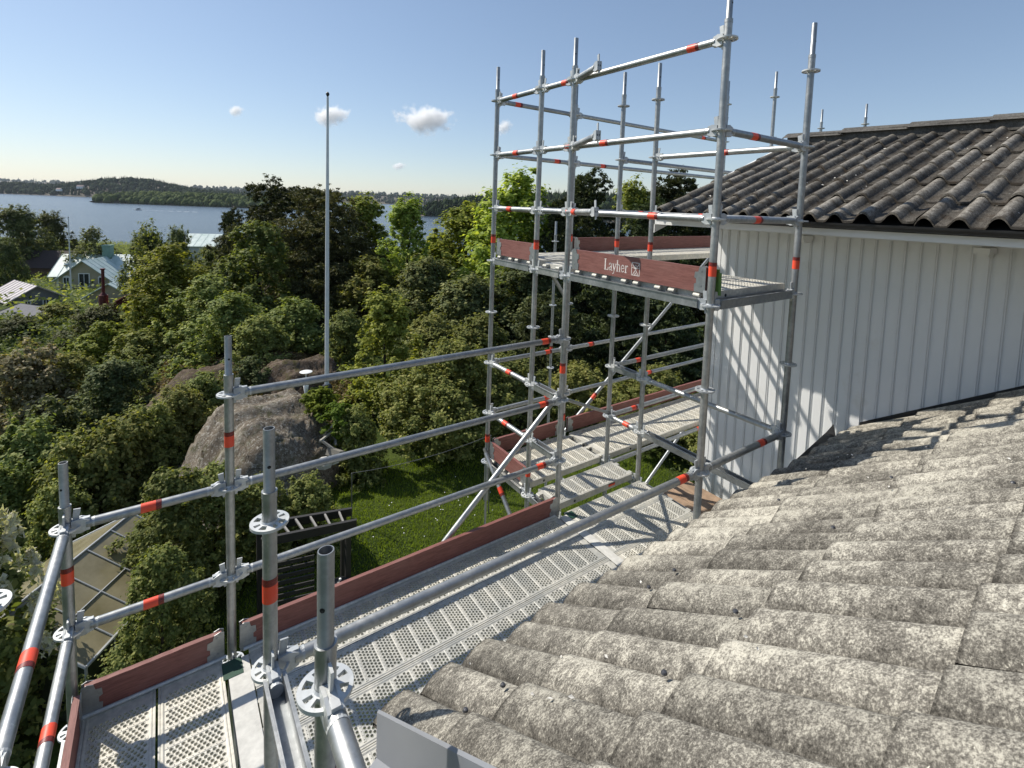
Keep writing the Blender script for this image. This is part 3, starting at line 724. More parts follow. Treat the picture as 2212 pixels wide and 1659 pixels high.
fs = np.concatenate([np.linspace(-12, 40, 105), np.geomspace(41, 420, 70)])
rs = np.linspace(-1, 1, 141)
V = []
for f in fs:
    half = max(26., 1.6 * f)
    for s in rs:
        r = s * half; x, y = plan(f, r); V.append((x, y, float(ground(max(f, 0), r))))
V = np.array(V); n0, n1 = len(fs), len(rs)
ii, jj = np.meshgrid(np.arange(n0 - 1), np.arange(n1 - 1), indexing='ij'); k = (ii * n1 + jj).ravel()
tag(obj('ground', np_mesh('ground', V, np.stack([k, k + 1, k + n1 + 1, k + n1], 1), GROUND, smooth=True)), kind='structure')

def m_water():
    m = Mat('lake water'); co = m.coord()
    w1 = m.noise(.16, 6, .62, co, (1, 1.9, 1)); w2 = m.noise(.015, 3, .5, co, (1, 2.5, 1))
    c = m.mix(m.ramp(w2, [(.4, (0, 0, 0)), (.65, (1, 1, 1))]), (.030, .050, .072), (.042, .064, .088))
    m.bump(w1, .8, 1.2); return m.set(c, .22, 0, .5)
b = MB(); p = [plan(200, -900), plan(200, 1500), plan(12000, 9000), plan(12000, -9000)]
b.add([(*q, LAKE) for q in p], [(3, 2, 1, 0)])
tag(b.build('water', m_water()), kind='structure')
b = MB(); p = [plan(-3000, -9000), plan(-3000, 9000), plan(16000, 15000), plan(16000, -15000)]
b.add([(*q, LAKE - 9) for q in p], [(3, 2, 1, 0)])
tag(b.build('lake_bed', GROUND), kind='structure')

def m_leaf(name, a, c, trans=.35, rough=.6, dead=None, spec=.12):
    m = Mat(name); g = m.node('ShaderNodeNewGeometry'); oi = m.node('ShaderNodeObjectInfo')
    r = g.outputs['Random Per Island']
    stops = [(0, tuple(x * .72 for x in a)), (.55, a), (1, c)] + ([] if dead is None else [])
    col = m.ramp(r, stops)
    if dead: col = m.mix(m.math('GREATER_THAN', r, .965), col, dead)
    hv = m.node('ShaderNodeHueSaturation'); m.l.new(col, hv.inputs['Color'])
    m.l.new(m.math('ADD', .86, m.math('MULTIPLY', oi.outputs['Random'], .62)), hv.inputs['Value'])
    m.l.new(m.math('ADD', .464, m.math('MULTIPLY', m.math('FRACT', m.math('MULTIPLY', oi.outputs['Random'], 7.3)), .046)), hv.inputs['Hue'])
    m.set(hv.outputs[0], rough, 0, spec)
    t = m.node('ShaderNodeBsdfTranslucent'); 
    bright = m.mix(1., hv.outputs[0], (1.3, 1.3, .5), 'MULTIPLY'); m.l.new(bright, t.inputs[0])
    mx = m.node('ShaderNodeMixShader'); mx.inputs[0].default_value = trans
    m.l.new(m.b.outputs[0], mx.inputs[1]); m.l.new(t.outputs[0], mx.inputs[2]); m.l.new(mx.outputs[0], m.out.inputs[0])
    return m.m
LEAF = {
 'fresh': m_leaf('fresh green leaves', (0.214, 0.275, 0.058), (0.438, 0.469, 0.110), .45),
 'mid': m_leaf('mid green leaves', (0.156, 0.194, 0.058), (0.315, 0.322, 0.107), .42),
 'dark': m_leaf('dark green leaves', (0.096, 0.125, 0.050), (0.200, 0.217, 0.091), .38),
 'grey': m_leaf('grey green leaves', (0.239, 0.220, 0.116), (0.478, 0.387, 0.242), .35),
 'needle': m_leaf('dark pine needles', (.044, .060, .026), (.090, .105, .042), .2),
 'cedar': m_leaf('brownish pine needles', (.068, .074, .030), (.135, .130, .052), .2),
 'bloom': m_leaf('white lilac blooms', (.62, .60, .50), (.80, .78, .68), .35),
 'fern': m_leaf('bright fern fronds', (.15, .22, .03), (.24, .32, .05), .45),
 'dry': m_leaf('dry grass and moss', (.155, .135, .060), (.26, .22, .105), .3),
 'pale': m_leaf('pale young leaves', (.095, .115, .055), (.17, .19, .10), .4)}
BARK = m_plain('dark bark', (.045, .036, .028), .9, .4, 14, 0, .2, .6)
PINEBARK = m_plain('reddish pine bark', (.11, .062, .038), .9, .4, 10, 0, .2, .6)

def leaves(centres, radii, n, size, r, up=1.05, aspect=.62, jitter=.42):
    """n leaf cards spread over the shells of clumps -> V, Q"""
    C = np.asarray(centres); RD = np.asarray(radii)
    w = RD.mean(1) ** 2
    ns = 15                                                            # leafy tufts on each clump
    m = len(C) * ns
    t = r.normal(size=(m, 3)); t[:, 2] += .25; t /= np.linalg.norm(t, axis=1)[:, None]
    TC = np.repeat(C, ns, 0) + t * np.repeat(RD, ns, 0) * r.uniform(.55, 1.28, m)[:, None]
    TR_ = np.repeat(RD, ns, 0) * r.uniform(.16, .42, m)[:, None]
    wt = np.repeat(w, ns) * r.uniform(.35, 1.5, m)
    idx = r.choice(m, n, p=wt / wt.sum())
    d = r.normal(size=(n, 3)); d /= np.linalg.norm(d, axis=1)[:, None]
    P = TC[idx] + d * TR_[idx] * (np.abs(r.normal(.55, .45, n)))[:, None]
    d = d * .6 + t[idx] * .7
    nr = d * .8 + np.array([0, 0, up]) + r.normal(0, jitter, (n, 3)); nr /= np.linalg.norm(nr, axis=1)[:, None]
    a = np.cross(nr, r.normal(size=(n, 3))); a /= np.linalg.norm(a, axis=1)[:, None] + 1e-9
    c = np.cross(nr, a)
    s = size * r.uniform(.6, 1.3, n)[:, None]
    tip = -nr * s * .18
    V = np.stack([P + a * s + tip, P + c * s * aspect, P - a * s + tip, P - c * s * aspect], 1).reshape(-1, 3)
    return V, np.arange(4 * n).reshape(-1, 4)

def branch_mesh(r, H, R0, crown_c, nb, lean=.05, base_frac=.25, bark=BARK, n=7):
    b = MB(); pts = [Vector((0, 0, -.35))]; h = 0
    k = 5
    for i in range(1, k + 1):
        pts.append(Vector((r.normal(0, lean * H * .25), r.normal(0, lean * H * .25), H * .86 * i / k)))
    for i in range(k): b.tube(pts[i], pts[i + 1], R0 * (1 - i / (k + .6)), R0 * (1 - (i + 1) / (k + .6)), n, i in (0, k - 1))
    for c in crown_c[:nb]:
        c = Vector(c); t = np.clip((c.z / H) * .62, base_frac, .8); q = t * k * H * .86 / (H * .86); i = int(min(q, k - 1)); s = pts[i].lerp(pts[i + 1], q - i)
        mid = s.lerp(c, .5) + Vector((r.normal(0, .05), r.normal(0, .05), -.04)) * H; rb = R0 * .42 * (1 - t * .5)
        b.tube(s, mid, rb, rb * .6, 5, False); b.tube(mid, c, rb * .6, rb * .12, 5, False)
    return b.mesh('trunk', bark, True)

def broad(seed, H=6., W=5., n=26000, leaf=.085, clumps=34, low=.18, top=1.0, bulge=.55, rel=.20):
    r = np.random.default_rng(seed); C, RD = [], []
    while len(C) < clumps:
        z = r.uniform(low, top) ; prof = math.sin(math.pi * min(1, max(.02, (z - low + .06) / (1.06 - low))) ** bulge) ** .75
        a = r.uniform(0, 2 * math.pi); q = r.uniform(.25, 1) ** .5 * prof * (1 + .18 * math.sin(a * 3 + seed))
        rr = rel * W * r.uniform(.55, 1.1)
        p = np.array([q * (W / 2 - rr * .6) * math.cos(a), q * (W / 2 - rr * .6) * math.sin(a), z * H - rr * .5])
        C.append(p); RD.append(np.array([rr, rr, rr * .92]))
    V, Q = leaves(C, RD, n, leaf, r)
    C = sorted(C, key=lambda c: -abs(c[0]) - abs(c[1]))
    return V, Q, [tuple(c) for c in C], r
def pine(seed, H=9., W=4.5, n=30000, leaf=.10, tiers=11, low=.22, cone=.9):
    r = np.random.default_rng(seed); C, RD = [], []
    for i in range(tiers):
        z = low + (1 - low) * (i + .3 * r.random()) / tiers
        rad = W / 2 * (1 - ((z - low) / (1 - low)) ** 1.25 * cone)
        for j in range(int(5 + 6 * (1 - z))):
            a = r.uniform(0, 6.283); q = r.uniform(.35, 1.0)
            rr = .21 * W * r.uniform(.6, 1.1) * (.62 + .45 * (1 - z))
            C.append(np.array([q * rad * math.cos(a), q * rad * math.sin(a), z * H - q * rad * .12])); RD.append(np.array([rr, rr, rr * .60]))
    C.append(np.array([0, 0, H * .985])); RD.append(np.array([.09 * W] * 2 + [.05 * H]))
    V, Q = leaves(C, RD, n, leaf, r, .25, .28, .9)
    C = sorted(C, key=lambda c: -abs(c[0]) - abs(c[1]))
    return V, Q, [tuple(c) for c in C], r

PROTO = {}
def proto(key, gen, leafmat, R0, nb, bark=BARK, lean=.05, bf=.25, extra=None, **kw):
    V, Q, C, r = gen(**kw)
    mats = [LEAF[leafmat]]; mi = None
    if extra:                                             # flower heads: upright cones of small petals
        a = r.uniform(0, 6.28, extra[1]); z = r.uniform(.35, 1.02, extra[1]); q = kw['W'] * .47 * np.sqrt(np.clip(1.1 - z, .05, 1)) * r.uniform(.95, 1.15, extra[1])
        bc = np.stack([q * np.cos(a), q * np.sin(a), z * kw['H']], 1); bV = []
        for c_ in bc:
            nb_ = 90; t_ = r.random(nb_); an = r.uniform(0, 6.28, nb_); P_ = c_ + np.stack([(.02 + .075 * (1.05 - t_)) * np.cos(an), (.02 + .075 * (1.05 - t_)) * np.sin(an), .24 * t_ + .05], 1)
            u_ = r.normal(0, .022, (nb_, 3)); w_ = r.normal(0, .022, (nb_, 3)); bV.append(np.stack([P_ + u_, P_ + w_, P_ - u_, P_ - w_], 1).reshape(-1, 3))
        bV = np.concatenate(bV); mi = np.concatenate([np.zeros(len(Q), np.int32), np.ones(len(bV) // 4, np.int32)])
        V = np.concatenate([V, bV]); Q = np.arange(len(V)).reshape(-1, 4); mats.append(LEAF[extra[0]])
    PROTO[key] = (np_mesh('crown', V, Q, mats, mi), branch_mesh(r, kw['H'], R0, C, nb, lean, bf, bark), kw['H'], kw['W'])
proto('maple', broad, 'fresh', .16, 16, seed=1, H=7., W=6., n=34000, leaf=.105, clumps=46, rel=.17)
proto('maple2', broad, 'mid', .15, 16, seed=2, H=6.5, W=5.6, n=32000, leaf=.10, clumps=42, rel=.17)
proto('tall', broad, 'fresh', .12, 14, seed=3, H=7., W=3.6, n=26000, leaf=.085, clumps=44, low=.10, rel=.20)
proto('dark', broad, 'dark', .16, 14, seed=4, H=6., W=5.6, n=30000, leaf=.095, clumps=40)
proto('apple', broad, 'mid', .12, 18, seed=5, H=4.4, W=5.4, n=52000, leaf=.062, clumps=64, low=.22, rel=.14, bf=.3)
proto('near', broad, 'mid', .05, 20, seed=6, H=3.0, W=2.6, n=30000, leaf=.042, clumps=40, low=.05, rel=.17)
proto('shrub', broad, 'mid', .04, 8, seed=7, H=2.4, W=3.0, n=26000, leaf=.060, clumps=34, low=.0, rel=.19)
proto('shrub2', broad, 'dark', .04, 8, seed=8, H=2.4, W=3.0, n=26000, leaf=.055, clumps=34, low=.0, rel=.19)
proto('greyb', broad, 'grey', .05, 10, seed=9, H=4., W=4., n=30000, leaf=.07, clumps=38, low=.05, rel=.18)
proto('lilac', broad, 'mid', .04, 8, seed=10, H=2.6, W=2.6, n=22000, leaf=.05, clumps=30, low=.0, extra=('bloom', 44))
proto('pine', pine, 'needle', .16, 22, bark=PINEBARK, seed=12, H=9., W=4.6, n=60000, leaf=.115, tiers=13, cone=.7)
proto('cedar', pine, 'cedar', .24, 40, bark=BARK, seed=13, H=9.4, W=8.4, n=110000, leaf=.12, tiers=15, low=.16, cone=.80, bf=.2)
proto('openpine', pine, 'needle', .15, 26, bark=PINEBARK, seed=14, H=9., W=5., n=36000, leaf=.11, tiers=9, low=.40, cone=.62)
proto('wispy', broad, 'pale', .09, 30, seed=15, H=5., W=4.4, n=5200, leaf=.09, clumps=44, low=.25, rel=.15)
proto('bare', broad, 'mid', .06, 36, seed=16, H=5., W=4., n=1500, leaf=.08, clumps=44, low=.3, rel=.12)
proto('fern', broad, 'fern', .02, 4, seed=17, H=1.2, W=1.8, n=7000, leaf=.075, clumps=18, low=.0, rel=.24)
proto('hedge', broad, 'mid', .03, 6, seed=18, H=1.9, W=2.4, n=26000, leaf=.048, clumps=34, low=.0, rel=.22)

def grow(key, px, py_top, d, label, cat='tree', width=None, group=None, py_bot=None, dz=0.):
    cr, tr, H, W = PROTO[key]
    top = at(px, py_top, d); f = d; r = float((top[:2] - CAM[:2]) @ RT)
    g = float(ground(f, r)) + dz if py_bot is None else float(at(px, py_bot, d)[2])
    h = max(.5, top[2] - g); s = h / H
    sw = s if width is None else (width / F_PX * d) / W
    if cat in ('shrub', 'hedge'): sw = max(sw, s / 1.35)
    if cat == 'tree': sw = max(sw, s / 1.9)
    if cat != 'fern' and s < .85 * sw: s = .85 * sw; g = float(top[2]) - s * H
    name = {'tree': 'broadleaf_tree', 'pine': 'pine_tree', 'shrub': 'garden_shrub', 'hedge': 'hedge_bush', 'fern': 'fern'}[cat]
    rt = empty(name, (float(top[0]), float(top[1]), g), random.random() * 6.28); rt.scale = (sw, sw, s)
    tag(rt, label, {'fern': 'fern', 'pine': 'pine tree', 'tree': 'tree', 'shrub': 'shrub', 'hedge': 'hedge'}[cat], group)
    obj('crown', cr, rt); obj('trunk', tr, rt)
    return rt
T = 'trees of the garden slope'; S = 'shrubs of the garden slope'
for a in [
 # key, px, top, dist, label, cat, width
 ('cedar', 703, 408, 35, 'broad brownish pine with spreading dark crown right behind the tall flagpole', 'pine', 300),
 ('openpine', 590, 392, 38, 'tall open dark pine standing left of the flagpole against the lake', 'pine', 215),
 ('pine', 505, 458, 42, 'small dark pine reaching left over the lake beside the green roofed house', 'pine', 90),
 ('tall', 790, 432, 38, 'loose green tree just right of the broad pine, in front of the lake', 'tree', 150),
 ('tall', 880, 436, 33, 'slender bright green tree with a gap of lake to its right', 'tree', 150),
 ('maple', 1010, 448, 37, 'yellow green tree crown left of the scaffold tower under the far wooded shore', 'tree', 250),
 ('maple', 1120, 382, 34, 'big sunlit yellow green tree behind the leftmost tower posts', 'tree', 290),
 ('pine', 1285, 378, 37, 'dark pine rising behind the middle of the scaffold tower', 'pine', 190),
 ('pine', 1230, 432, 33, 'shorter dark pine between the big green tree and the middle tower posts', 'pine', 160),
 ('tall', 1372, 400, 42, 'narrow light green tree between two dark pines behind the tower', 'tree', 130),
 ('pine', 1465, 380, 36, 'dark pine against the sky just left of the upper roof corner', 'pine', 210),
 ('pine', 1415, 440, 31, 'dark pine beneath the left end of the upper roof', 'pine', 190),
 ('pine', 1540, 430, 36, 'dark pine half hidden behind the upper roof verge', 'pine', 200),
 ('dark', 1010, 600, 27, 'shaded tree at the foot of the big yellow green tree', 'tree', 260),
 ('dark', 1150, 560, 28, 'shaded dark tree behind the left toe board of the upper deck', 'tree', 260),
 ('pine', 1180, 650, 22, 'dark dense pine behind the lower half of the tower posts', 'pine', 260),
 ('pine', 1330, 600, 24, 'dark dense pine behind the lettered toe board', 'pine', 260),
 ('pine', 1450, 640, 23, 'dark pine showing between the tower and the white wall corner', 'pine', 240),
 ('tall', 835, 640, 17.5, 'light green young tree right of the flagpole with the lawn before it', 'tree', 190),
 ('apple', 965, 745, 15.5, 'low spreading apple tree over the lawn behind the walkway rails', 'tree', 330),
 ('apple', 1095, 770, 16.5, 'apple tree behind the left tower posts above the lower deck', 'tree', 280),
 ('apple', 1250, 790, 18, 'apple tree behind the diagonal brace of the tower', 'tree', 260),
 ('apple', 1420, 800, 16, 'leafy tree behind the far end of the lower walkway', 'tree', 260),
 ('maple2', 560, 485, 30, 'pale green maple left of the broad pine and flagpole', 'tree', 200),
 ('maple', 362, 536, 26, 'rounded sunlit maple in front of the lake, left of centre', 'tree', 205),
 ('maple2', 455, 536, 46, 'yellow green tree hiding the wall of the green roofed house', 'tree', 110),
 ('maple2', 445, 600, 24, 'mid green tree between the sunlit maple and the pale green maple', 'tree', 200),
 ('maple2', 500, 640, 21, 'mid green bush tree above the brown rock slope', 'tree', 210),
 ('dark', 318, 502, 40, 'dull green tree at the lake edge right of the yellow house', 'tree', 110),
 ('bare', 318, 482, 38, 'half bare tree with thin dead branches before the lake', 'tree', 110),
 ('dark', 388, 496, 48, 'small dark rounded tree on the shore left of the green roofed house', 'tree', 60),
 ('wispy', 203, 492, 66, 'pale wispy tree behind the yellow house chimney', 'tree', 110),
 ('wispy', 500, 488, 40, 'pale grey bare looking tree in front of the green roofed house', 'tree', 70),
 ('dark', 25, 450, 76, 'tall dark tree at the left edge above the red brown house', 'tree', 130),
 ('dark', 100, 462, 84, 'dark round tree left of the slim white pole by the shore', 'tree', 100),
 ('dark', 8, 522, 48, 'dark tree mass at the far left above the grey house', 'tree', 75),
 ('maple2', 150, 652, 42, 'green tree in front of the yellow house', 'tree', 110),
 ('maple2', 115, 660, 34, 'green garden tree right of the grey house', 'tree', 130),
 ('dark', 205, 668, 30, 'dark green tree below the red chimney pipe', 'tree', 150),
 ('maple', 230, 700, 24, 'leafy tree in the hollow below the yellow house', 'tree', 190),
 ('dark', 40, 690, 30, 'dark shrub tree below the grey house at the left edge', 'tree', 130),
 ('greyb', 55, 740, 19, 'grey green blossoming tree at the left edge of the valley', 'tree', 230),
 ('maple2', 150, 770, 20, 'mid green tree right of the grey green blossoming tree', 'tree', 180),
 ('dark', 250, 780, 19, 'dark green tree left of the brown rock slope', 'tree', 190),
 ('maple2', 300, 720, 23, 'mid green tree below the sunlit maple', 'tree', 200),
 ('shrub', 640, 655, 22, 'leafy shrub left of the flagpole above the brown rock', 'shrub', 190),
 ('shrub', 560, 690, 20, 'leafy shrub at the upper edge of the brown rock', 'shrub', 160),
 ('shrub2', 545, 775, 18, 'dark rounded shrub left of the white garden lamp', 'shrub', 120),
 ('shrub', 745, 680, 21, 'leafy shrub just right of the flagpole', 'shrub', 150),
 ('shrub', 480, 650, 24, 'shrub behind the leftmost brown rock slope', 'shrub', 170),
 ('dark', 920, 560, 30, 'dark green tree below the slender bright green tree', 'tree', 200),
 ('shrub', 930, 690, 22, 'shrub between the light green young tree and the tower', 'shrub', 200),
 ('shrub', 1040, 690, 21, 'shrub above the apple tree left of the tower', 'shrub', 200),
 ('maple2', 800, 560, 32, 'mid green tree behind the light green young tree', 'tree', 200),
 ('hedge', 250, 925, 12.5, 'ivy covered hedge bush at the lower end of the dark hollow', 'hedge', 150),
 ('hedge', 320, 885, 13.5, 'ivy covered hedge bush in the middle of the hedge row', 'hedge', 150),
 ('hedge', 385, 845, 14.5, 'ivy covered hedge bush near the rock', 'hedge', 150),
 ('hedge', 435, 815, 15.8, 'ivy covered hedge bush at the top end of the hedge row', 'hedge', 130),
 ('hedge', 180, 960, 12, 'ivy covered hedge bush behind the left scaffold post', 'hedge', 150),
 ('shrub', 60, 930, 13, 'shrub at the left edge above the greenhouse', 'shrub', 200),
 ('shrub2', 120, 880, 15, 'dark shrub in the hollow left of the hedge row', 'shrub', 200),
 ('shrub', 20, 1020, 11.5, 'shrub in the lower left corner behind the greenhouse', 'shrub', 180),
 ('lilac', -150, 1100, 6.4, 'white flowering lilac bush at the left edge beside the greenhouse', 'shrub', 285),
 ('shrub', 130, 1050, 11.0, 'green shrub between the greenhouse ridge and the hedge row', 'shrub', 180),
 ('near', 370, 1020, 9.0, 'leafy tree beside the greenhouse seen through the near rails', 'tree', 260),
 ('near', 462, 1012, 9.8, 'leafy tree between the two near posts below the rock', 'tree', 240),
 ('near', 345, 1190, 7.6, 'glossy leaved shrub overlapping the greenhouse roof edge', 'shrub', 240),
 ('near', 560, 1035, 10.2, 'thin leaved shrub at the foot of the big rock', 'shrub', 230),
 ('shrub', 660, 1040, 10.5, 'low brownish green shrub at the left rim of the lawn', 'shrub', 170),
 ('fern', 690, 838, 13.9, 'bright green fern clump beside the flagpole base', 'fern', 85),
 ('fern', 728, 872, 13.4, 'bright green fern clump below the flagpole', 'fern', 85),
 ('shrub', 765, 890, 13.4, 'leafy shrub at the top corner of the lawn under the light green young tree', 'shrub', 120),
 ('shrub', 1540, 900, 14, 'shrub seen in the gap beside the white wall corner', 'shrub', 160),
]:
    key, px, top, d, lab, cat, wd = a
    grow(key, px, top, d, lab, cat, wd, py_bot=top + 48 if cat == 'fern' else None, group={'tree': T, 'pine': 'pine trees behind the scaffold', 'shrub': S, 'hedge': 'ivy covered hedge row', 'fern': 'ferns by the flagpole'}[cat])

# ground cover between the trees
r = np.random.default_rng(31)
def cover(n, f0, f1, a0, a1, leaf, mat, hmax, name, lab, reject=None):
    f = np.sqrt(r.uniform(f0 ** 2, f1 ** 2, n)); az = r.uniform(a0, a1, n); rr = f * az
    if reject is not None:
        k = ~reject(f, rr); f, rr = f[k], rr[k]
    n = len(f); xy = CAM[:2] + f[:, None] * FW + rr[:, None] * RT
    lump = .5 + .5 * np.sin(f * 1.7 + 2 * np.sin(rr * 1.1)) * np.sin(rr * 1.9 + f * .6)
    z = ground(f, rr) + hmax * (lump * r.uniform(.3, 1, n)) + .02
    P = np.concatenate([xy, z[:, None]], 1)
    nr = r.normal(0, .55, (n, 3)) + [0, 0, .8]; nr /= np.linalg.norm(nr, axis=1)[:, None]
    a = np.cross(nr, r.normal(size=(n, 3))); a /= np.linalg.norm(a, axis=1)[:, None]; c = np.cross(nr, a)
    s = (leaf * r.uniform(.5, 1.4, n) * np.clip(f / 16, .8, 2.6))[:, None]
    V = np.stack([P + a * s, P + c * s * .6, P - a * s, P - c * s * .6], 1).reshape(-1, 3)
    o = obj(name, np_mesh(name, V, np.arange(4 * n).reshape(-1, 4), LEAF[mat])); tag(o, lab, 'plants', kind='stuff'); return o
def lawn(f, rr): return (f > 7.0) & (f < 15.6) & (rr > -5.6 + .1 * (f - 10)) & (rr < 4) & (f < 14.6 + .3 * np.sin(rr * 2))
cover(70000, 7, 34, -1.15, .75, .06, 'dark', .9, 'undergrowth', 'dark leafy undergrowth between the garden trees', lambda f, rr: lawn(f, rr) | ((f > 9.5) & (f < 17) & (rr > -10) & (rr < -4)) | ((f > 16) & (f < 24) & (rr > -15) & (rr < -5)))
cover(170000, 30, 240, -1.15, .75, .075, 'mid', 1.5, 'undergrowth', 'green thicket covering the slope down to the lake')
cover(26000, 15.5, 23, -.82, -.36, .05, 'dry', .25, 'dry_grass', 'dry grass and moss over the rocky knoll')
# lawn blades
n = 120000; f = r.uniform(6.5, 16.5, n); rr = r.uniform(-6, 4.5, n); k = lawn(f, rr + r.normal(0, .25, n)); f, rr = f[k], rr[k]; n = len(f)
xy = CAM[:2] + f[:, None] * FW + rr[:, None] * RT; z = ground(f, rr)
a = r.uniform(0, 6.28, n); h = r.uniform(.03, .085, n); wd = r.uniform(.006, .014, n); lx, ly = r.normal(0, .03, n), r.normal(0, .03, n)
B = np.stack([np.stack([xy[:, 0] - wd * np.cos(a), xy[:, 1] - wd * np.sin(a), z - .01], 1), np.stack([xy[:, 0] + wd * np.cos(a), xy[:, 1] + wd * np.sin(a), z - .01], 1), np.stack([xy[:, 0] + lx, xy[:, 1] + ly, z + h], 1)], 1).reshape(-1, 3)
GRASS = m_leaf('lawn grass', (.13, .185, .022), (.21, .27, .045), .45)
tag(obj('grass', np_mesh('grass', B, np.arange(3 * n).reshape(-1, 3), GRASS)), 'short green lawn grass in the garden below the scaffold', 'grass', kind='stuff')
b = MB()
for i in range(22):
    q = random.choice([(11.8, -2.6, .5), (12.4, -1.6, .5), (11.6, -3.2, .9)]); f_, r_ = random.gauss(q[0], q[2]), random.gauss(q[1], q[2]); x, y = plan(f_, r_); z = float(ground(f_, r_)) + .10
    b.lathe([(0, .004), (.008, .003), (.014, 0)], 7, 0, (x, y, z))
tag(b.build('daisies', WHITE), 'white daisies scattered on the lawn', 'flowers', kind='stuff')

# ------------------------------------------------------------------ rock outcrops
def m_rock(name, lo, mi, hi, lich, amt, moss):
    m = Mat(name); co = m.coord()
    n = m.noise(1.6, 8, .7, co, None, .8); f = m.noise(12, 7, .85, co); w = m.noise(2.6, 6, .75, co); k = m.noise(.9, 4, .6, co, (1, 3.2, 1), 2.)
    c = m.ramp(n, [(.34, lo), (.52, mi), (.68, hi)])
    c = m.mix(m.ramp(f, [(.52, (0, 0, 0)), (.60, (amt, amt, amt))]), c, lich)
    c = m.mix(m.ramp(w, [(.52, (0, 0, 0)), (.66, (.9, .9, .9))]), c, moss)
    c = m.mix(m.ramp(k, [(.485, (0, 0, 0)), (.50, (.8, .8, .8)), (.515, (0, 0, 0))]), c, (.02, .017, .013))
    m.bump(m.math('ADD', f, n), .8, .06); return m.set(c, .92, 0, .2)
ROCK = m_rock('lichen rock', (.105, .083, .060), (.20, .165, .125), (.31, .28, .225), (.52, .50, .44), .8, (.075, .075, .026))
ROCKB = m_rock('brown mossy rock', (.050, .036, .025), (.105, .075, .052), (.17, .13, .10), (.28, .25, .21), .5, (.085, .080, .022))
def rock(f0, r0, af, ar, z_top, z_bot, seed, label, mat=ROCK, rot=0.):
    q = np.random.default_rng(seed); n, m_ = 70, 40; V, Q = [], []
    ph = q.uniform(0, 6.28, 6)
    for j in range(m_ + 1):
        t = j / m_
        for i in range(n):
            a = 2 * math.pi * i / n; k = 1 + .10 * math.sin(2 * a + ph[0]) + .07 * math.sin(3 * a + ph[1]) + .04 * math.sin(5 * a + ph[2])
            p, s = t * k * math.cos(a + rot), t * k * math.sin(a + rot)
            f, r = f0 + af * (p * math.cos(rot) - s * math.sin(rot)), r0 + ar * (p * math.sin(rot) + s * math.cos(rot))
            z = z_bot + (z_top - z_bot) * (1 - t ** 2.6) + .13 * math.sin(f * 3.1 + r * 2.2 + ph[5]) * t + .07 * math.sin(f * 5.3 - r * 6.1) + .06 * q.normal() * t + .16 * math.sin(f * 2.3 + ph[3]) * math.sin(r * 1.9 + ph[4]) + .05 * math.sin(f * 6 + r * 5) * t
            V.append((*plan(f, r), z))
    for j in range(m_):
        for i in range(n): Q.append((j * n + i, j * n + (i + 1) % n, (j + 1) * n + (i + 1) % n, (j + 1) * n + i))
    o = obj('rock_outcrop', np_mesh('rock_outcrop', np.array(V), np.array(Q), mat, smooth=True)); tag(o, label, 'rock', 'rock outcrops in the garden'); return o
rock(13.4, -7.3, 2.5, 2.35, -3.1, -5.3, 1, 'big rounded grey rock with pale lichen below the flagpole')
rock(19.5, -11.4, 3.6, 3.6, -4.0, -5.9, 2, 'brown mossy rock slope left of the white garden lamp', ROCKB)
rock(18.8, -8.9, 2.4, 2.2, -3.7, -5.6, 3, 'reddish grey rock knoll behind the white garden lamp', ROCKB)
rock(40, -11.5, 5.0, 6.0, -5.6, -9.6, 4, 'shaded brown rock under the broad pine', ROCKB)

# ------------------------------------------------------------------ flagpoles, lamp, wire
def pole(px, py_top, py_bot, d, r0, label, name='flagpole', knob=True):
    a, t = at(px, py_bot, d), at(px, py_top, d); h = t[2] - a[2]
    root = empty(name, (float(a[0]), float(a[1]), float(a[2]))); tag(root, label, 'flagpole')
    b = MB(); b.tube((0, 0, -.4), (0, 0, h * .5), r0, r0 * .85, 16); b.tube((0, 0, h * .5), (0, 0, h - .05), r0 * .85, r0 * .5, 16); b.build('pole', m_plain('white pole paint', (.62, .64, .66), .45, .08), root, True)
    b = MB(); b.lathe([(0, .09), (.03, .07), (.05, .03), (.04, -.01), (.012, -.05)], 14); b.build('knob', BLACK, root, True, (0, 0, h))
    b = MB(); b.lathe([(0, .06), (r0 * 1.6, .06), (r0 * 2.4, 0), (r0 * 2.4, -.3)], 16); b.build('base', BLACK, root, True)
pole(706, 205, 834, 14.6, .062, 'tall white flagpole standing on the grey rock, dark knob on top')
pole(155, 470, 668, 52, .07, 'short far white flagpole in front of the yellow house')
def lamp(px, py_disc, py_base, d):
    a, t = at(px, py_base, d), at(px, py_disc, d); h = t[2] - a[2]
    root = empty('garden_lamp', tuple(map(float, a))); tag(root, 'white garden lamp with a flat round shade standing on the rock', 'lamp')
    b = MB(); b.tube((0, 0, -.2), (0, 0, h), .012); b.build('stem', WHITE, root, True)
    b = MB(); b.lathe([(0, .03), (.10, .025), (.17, .0), (.165, -.012), (0, -.004)], 28); b.build('lamp_shade', WHITE, root, True, (0, 0, h))
    b = MB(); b.lathe([(0, .03), (.06, .03), (.075, .0), (.03, -.3)], 20); b.build('base', WHITE, root, True)
lamp(661, 803, 833, 14.2)
b = MB(); p0, p1 = at(760, 1022, 11.3), at(1060, 940, 12.2)
for i in range(8):
    s, e = i / 8, (i + 1) / 8; sag = lambda t: -.12 * 4 * t * (1 - t)
    b.tube(Vector(p0).lerp(Vector(p1), s) + Vector((0, 0, sag(s))), Vector(p0).lerp(Vector(p1), e) + Vector((0, 0, sag(e))), .006, n=6, caps=False)
b.tube(p0, (p0[0], p0[1], -5.4), .015, n=8); b.tube(p1, (p1[0], p1[1], -5.4), .015, n=8)
tag(b.build('clothes_line', DARKSTEEL), 'thin wire line stretched low across the lawn', 'wire')

